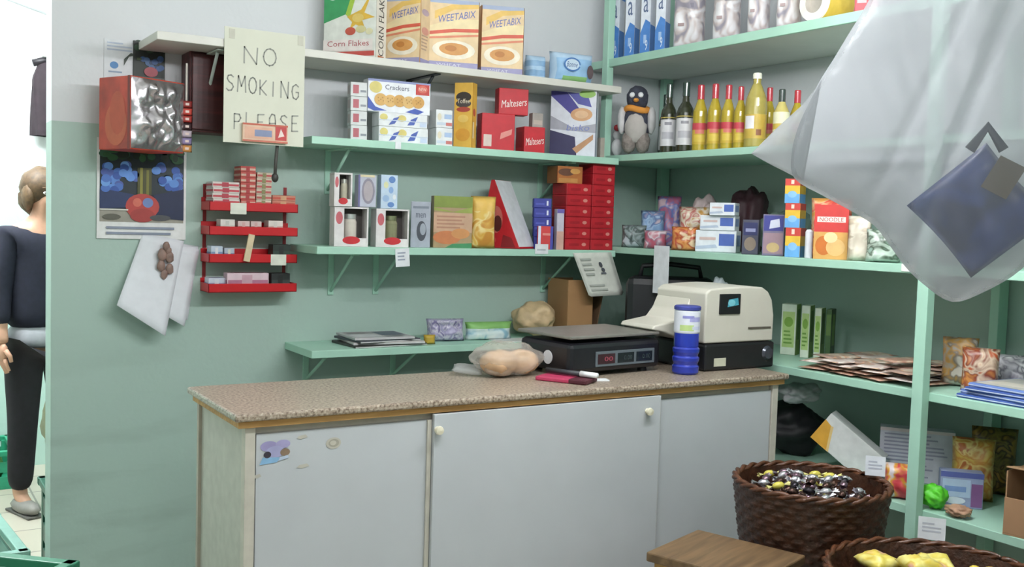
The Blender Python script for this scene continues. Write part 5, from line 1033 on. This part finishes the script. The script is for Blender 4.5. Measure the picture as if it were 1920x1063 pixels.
def basket(name, label, loc, R1, R0, h, inner):
    t = thing(name, label, 'basket', loc); n, rows = 120, 16
    for nm, off in (('woven_wall', 0), ('lining', -.012)):
        b = MB(); vs = []; fs = []
        for j in range(rows*3+1):
            v = j/(rows*3); rad = R0+(R1-R0)*(v**.8)+off
            for i in range(n):
                th = 2*math.pi*i/n; row = int(v*rows); wv = math.sin(th*24+math.pi*(row % 2))*.0035*abs(math.sin(math.pi*v*rows)); rr_ = rad+(wv+.003*abs(math.sin(math.pi*v*rows)) if not off else 0)
                vs.append((rr_*math.cos(th), rr_*math.sin(th), v*h))
        for j in range(rows*3):
            for i in range(n): q = (j*n+i, j*n+(i+1) % n, (j+1)*n+(i+1) % n, (j+1)*n+i); fs.append(q if not off else q[::-1])
        if not off: fs.append(tuple(range(n))[::-1])
        b.faces(vs, fs, wick, None, True); b.build(nm, parent=t)
    for ph in (0, math.pi):
        b = MB(); m = 96; b.tube([((R1-.003+.005*math.cos(a*14+ph))*math.cos(a), (R1-.003+.005*math.cos(a*14+ph))*math.sin(a), h+.001+.005*math.sin(a*14+ph)) for a in [2*math.pi*i/m for i in range(m)]], .006, wick2, 8, True); b.build('braided_rim', parent=t)
    b = MB(); b.lathe([(0, inner), (R0+(R1-R0)*((inner/h)**.8)-.014, inner)], mat('#38231a', .7), 40); b.build('inner_floor', parent=t)
    return t
B1 = Vector((2.085, 1.822, .545)); R1_, h1 = .198, .245
def stand(loc, w, h, label):
    t = thing('wooden_crate', label, 'crate', (loc.x, loc.y, 0), R(6)); n = 5
    for k in range(n):
        z0 = h*k/n
        for s in (-1, 1): b = MB(); b.box(w, .012, h/n*.8, (0, s*(w/2-.006), z0), c=wd, bev=.002); b.build('slat', parent=t); b = MB(); b.box(.012, w-.026, h/n*.8, (s*(w/2-.006), 0, z0), c=wd, bev=.002); b.build('slat', parent=t)
    b = MB(); b.box(w, w, .012, (0, 0, h-.0125+.0), c=wd, bev=.002); b.build('top_board', parent=t)
stand(B1, .28, .545, 'upturned wooden crate carrying the basket of wrapped sweets')
basket('wicker_basket', 'large dark wicker basket full of wrapped sweets by the counter end', B1, R1_, .162, h1, .155)
B2 = Vector((1.985, 1.372, .50)); R2_, h2 = .235, .2
stand(B2, .30, .50, 'upturned wooden crate carrying the basket of yellow packets')
basket('wicker_basket', 'dark wicker basket with yellow packets at the bottom right of the photo', B2, R2_, .18, h2, .09)
# price cards on the rims
def rim_card(px0, py0, px1, py1, z, label, rot):
    p = on((px0+px1)/2, py1, 2, z); d = (p-CAMP).dot(AX_F)/FPX; b = MB(); b.box((px1-px0)*d, .001, (py1-py0)*d, c='#dcdee6', bev=0); b.ink(FR((px1-px0)*d, .001, (py1-py0)*d), [('l', .15, .3, .85, .8, 3, 2, '#b4b6c4')])
    return b, p
b, p = rim_card(1628, 886, 1666, 925, .80, '', 0); b.build('price_card', (B1.x+.176, B1.y-.062, B1.z+h1+.011), rot=(R(-6), 0, R(-48)), label='white price card standing on the right rim of the sweets basket', cat='price tag')
b, p = rim_card(1790, 980, 1838, 1022, .70, '', 0); b.build('price_card', (B2.x+.185, B2.y+.145, B2.z+h2+.009), rot=(R(-4), 0, R(-54)), label='white price card on the far rim of the basket of yellow packets', cat='price tag')
# wrapped sweets
def sweet_mesh(c1, c2, met):
    b = MB(); m1 = foil(c1) if met else mat(c1, .25); m2 = foil(c2) if met else mat(c2, .25); b.ball((0, 0, 0), (.017, .011, .010), m1, 2, .15, 1)
    for s in (-1, 1):
        vs = [(s*.015, 0, 0)]; n = 10
        for i in range(n):
            a = 2*math.pi*i/n; vs.append((s*(.030+.003*(i % 2)), .010*math.cos(a)*(1 if i % 2 else .7), .007*math.sin(a)*(1 if i % 2 else .7)))
        b.faces(vs, [(0, 1+i, 1+(i+1) % n) for i in range(n)], m2)
    me = bpy.data.meshes.new('wrapped_sweet'); b.bm.to_mesh(me); b.bm.free()
    for m in b.mats: me.materials.append(m)
    return me
SW = [(sweet_mesh('#c9c6cc', '#d8d6dc', 1), 'silver wrapped sweet in the large wicker basket'), (sweet_mesh('#7c6470', '#a48c98', 1), 'mauve wrapped sweet in the large wicker basket'), (sweet_mesh('#cfc256', '#d8d088', 0), 'yellow wrapped sweet in the large wicker basket'), (sweet_mesh('#4a3630', '#6a5048', 1), 'brown wrapped sweet in the large wicker basket'), (sweet_mesh('#2e2a30', '#b4b0b8', 1), 'black and silver wrapped sweet in the large wicker basket')]
rnd = random.Random(17)
for l in range(4):
    zl = .155+.012+l*.021; rad = .138+.0105*l
    st_p = .0445; n = int(rad/st_p)+1
    for i in range(-n, n+1):
        for j in range(-n-3, n+4):
            x = i*st_p*1.45+(j % 2)*st_p*.72+(l % 2)*.02; y = j*.025+(l % 2)*.012
            if x*x+y*y > (rad-.030)**2 or (l < 3 and x*x+y*y < (rad-.05)**2 and l < 2): continue
            if l == 3 and rnd.random() < .22: continue
            k = rnd.choices(range(5), (3.4, 3, 1.6, 1.6, 1.8))[0]; me, lab = SW[k]; o = bpy.data.objects.new('wrapped_sweet', me); C.objects.link(o)
            o.location = (B1.x+x, B1.y+y, B1.z+zl+rnd.uniform(-.002, .004)+(.02*(1-(x*x+y*y)/rad**2) if l == 3 else 0)); o.rotation_euler = (rnd.uniform(-.4, .4), rnd.uniform(-.3, .3), rnd.uniform(-.7, .7))
            tag(o, lab, 'sweet', lab.replace('sweet in', 'sweets in'))
# yellow packets in the second basket
rnd = random.Random(31)
YL = (('yellow packet in the front basket nearest the stool', -.085, .02, 25), ('yellow packet lying highest in the middle of the front basket', -.005, .035, -20), ('yellow packet in the front basket towards the price card', .085, .06, 50), ('yellow packet low at the left front of the front basket', -.08, -.085, 100), ('yellow packet in the near middle of the front basket', .02, -.09, 10), ('yellow packet at the right of the front basket', .11, -.05, -60), ('yellow packet at the far rim of the front basket', -.02, .135, 80))
for k, (lab, x, y, r_) in enumerate(YL):
    b = MB(); b.pillow(.085, .075, .032, rnd_print(['#d8c65a', '#e4d884', '#cdb23c', '#d8a490'], 60+k, 3), 12, Matrix.Rotation(R(-90), 4, 'X') @ Matrix.Translation((0, 0, -.0375)), .6, k)
    b.build('yellow_packet', (B2.x+x, B2.y+y, B2.z+.190+.022*(k == 1)), rot=(R(rnd.uniform(-9, 9)), R(rnd.uniform(-9, 9)), R(r_)), label=lab, cat='packet')
for l in range(3):
    for i in range(-2, 3):
        for j in range(-2, 3):
            x, y = i*.072, j*.072
            if x*x+y*y > .158**2: continue
            b = MB(); b.pillow(.062, .058, .020, rnd_print(['#4a3428', '#6a4c38', '#3a2a22', '#8a6a4a'], 80+(i*3+j) % 6, 3), 6, Matrix.Rotation(R(-90), 4, 'X') @ Matrix.Translation((0, 0, -.029)), .3, i+j)
            b.build('brown_packet', (B2.x+x, B2.y+y, B2.z+.104+l*.0235), rot=(0, 0, rnd.uniform(-.15, .15)), label='brown packet filling the front basket around the yellow ones', cat='packet', group='brown packets in the front basket')

# ================================================================== the hanging plastic bag
P0 = Vector((1.189, .862, 1.583)); yaw = R(-54); ex = Vector((math.cos(yaw), math.sin(yaw), 0)); nr = Vector((math.sin(yaw), -math.cos(yaw), 0))
def loc2(px, py):
    d = ray(px, py); p = CAMP+d*((P0-CAMP).dot(nr)/d.dot(nr))-P0; return p.dot(ex), p.z
bag = thing('hanging_plastic_bag', 'big cloudy white plastic bag hanging in front of the right-hand shelves', 'plastic bag', P0, yaw)
OUT = [(1690, -120), (1655, -55), (1625, 8), (1592, 62), (1562, 112), (1538, 150), (1518, 190), (1496, 240), (1484, 290), (1490, 335), (1545, 368), (1600, 398), (1640, 424), (1668, 460), (1695, 497), (1728, 530), (1785, 566), (1850, 545), (1915, 505), (1985, 430), (2040, 330), (2060, 200), (2035, 60), (1985, -60), (1930, -130), (1870, -170), (1800, -180), (1740, -160)]
OUT = [loc2(*p) for p in OUT]
def dens(P, m=5):
    out = []; n = len(P)
    for i in range(n):
        a, b_, c, d = [Vector(P[(i+k) % n]) for k in (-1, 0, 1, 2)]
        for k in range(m):
            t = k/m; t2 = t*t; t3 = t2*t; out.append(.5*((2*b_)+(c-a)*t+(2*a-5*b_+4*c-d)*t2+(3*b_-a-3*c+d)*t3))
    return out
DO = dens(OUT, 4); cx_, cz_ = loc2(1770, 240)
def sheetbag(side, mat_, T, name):
    b = MB(); rings = 26; n = len(DO); vs = [(cx_, side*T, cz_)]; fs = []
    for r in range(1, rings+1):
        t = r/rings
        for i, p in enumerate(DO):
            x = cx_+(p[0]-cx_)*t; z = cz_+(p[1]-cz_)*t; a = math.atan2(z-cz_, x-cx_)
            wr = -.012*max(0, 1-abs(x-.03-.32*z)*70)-.008*max(0, 1-abs(x+.04-.42*z+.1*z*z)*90)+.004*max(0, 1-abs(z+.03-.05*x)*80)+.010*noise.noise(Vector((x*7+z*3, z*2.2-x*1.5, side*2)))+.006*noise.noise(Vector((x*22+z*9, z*5-x*4, side*5+1)))+.003*noise.noise(Vector((x*60+z*20, z*12, 3)))
            y = side*T*math.sqrt(max(0, 1-t**2.2))+wr*min(1, 3*(1-t)); vs.append((x, y, z))
    for i in range(n): fs.append((0, 1+(i+1) % n, 1+i) if side > 0 else (0, 1+i, 1+(i+1) % n))
    for r in range(rings-1):
        for i in range(n):
            q = (1+r*n+i, 1+(r+1)*n+i, 1+(r+1)*n+(i+1) % n, 1+r*n+(i+1) % n); fs.append(q if side < 0 else q[::-1])
    b.faces(vs, fs, mat_, None, True); return b.build(name, parent=bag)
sheetbag(-1, film('bag_front', '#c3c5ca', .36, .3, .35), .075, 'front_film'); sheetbag(1, film('bag_back', '#c3c5ca', .86, .3, .35), .075, 'back_film')
# loose corner flap at the left
b = MB(); fl = [(1540, 150), (1505, 195), (1455, 240), (1408, 288), (1440, 306), (1472, 322), (1506, 340)]; fl = [loc2(*p) for p in fl]
n = 14; vs = []
tip = Vector(fl[3]); A_ = [Vector(fl[0]), Vector(fl[1]), Vector(fl[2]), tip]; B_ = [Vector(fl[6]), Vector(fl[5]), Vector(fl[4]), tip]
def along(P, t):
    t *= len(P)-1; i = min(int(t), len(P)-2); return P[i].lerp(P[i+1], t-i)
for j in range(n+1):
    for i in range(n+1):
        p = along(A_, j/n).lerp(along(B_, j/n), i/n); vs.append((p.x, .004+.006*noise.noise(Vector((p.x*14, p.y*14, 2)))+.008*math.sin(i/n*math.pi)*math.sin(j/n*3), p.y))
b.faces(vs, [(j*(n+1)+i, j*(n+1)+i+1, (j+1)*(n+1)+i+1, (j+1)*(n+1)+i) for j in range(n) for i in range(n)], film('bag_corner', '#c8cacd', .72, .3, .4), None, True)
o = b.build('corner_flap', parent=bag); m = o.modifiers.new('thickness', 'SOLIDIFY'); m.thickness = .0006
# gathered neck and cord up to the ceiling
nx, nz = loc2(1850, -170)
b = MB(); b.tube([(nx-.01, 0, nz-.03), (nx, 0, nz+.05), (nx+.005, 0, nz+.11)], [.07, .028, .018], film('bag_neck', '#dcdde0', .85, .3, .35), 18); b.build('gathered_neck', parent=bag)
b = MB(); b.tube([(nx+.005, 0, nz+.10), (nx+.005, 0, CEIL-1.583-.001)], .003, '#c9c7c0', 8); b.build('cord', parent=bag)
# blue garment pack inside with a brown tag
q = [loc2(*p) for p in ((1716, 408), (1850, 262), (1965, 360), (1785, 540))]
bc = Vector(loc2(1835, 395)); bp = thing('blue_pack', 'blue folded pack with a brown tag inside the hanging plastic bag', 'pack', P0+ex*bc.x+Vector((0, 0, bc.y)), yaw)
b = MB(); b.pillow(.125, .125, .05, rnd_print(['#142a6c', '#1d3a8a', '#18337c', '#102258'], 5, 2), 16, Matrix.Rotation(R(-42), 4, 'Y') @ Matrix.Translation((0, 0, -.0625)), .3, 2); b.build('folded_cloth', parent=bp)
tx, tz = loc2(1878, 335); b = MB(); b.box(.034, .002, .045, (tx-bc.x, -.032, tz-bc.y), (0, R(28), 0), mat('#5a4a34', .6), 0, False); b.build('tag', parent=bp, label='brown tag')
lx, lz = loc2(1850, 268); b = MB(); b.tube([(lx-bc.x-.02, -.01, lz-bc.y-.01), (lx-bc.x, -.012, lz-bc.y+.02), (lx-bc.x+.02, -.01, lz-bc.y-.01)], .007, '#16223c', 8); b.build('hanger_loop', parent=bp)
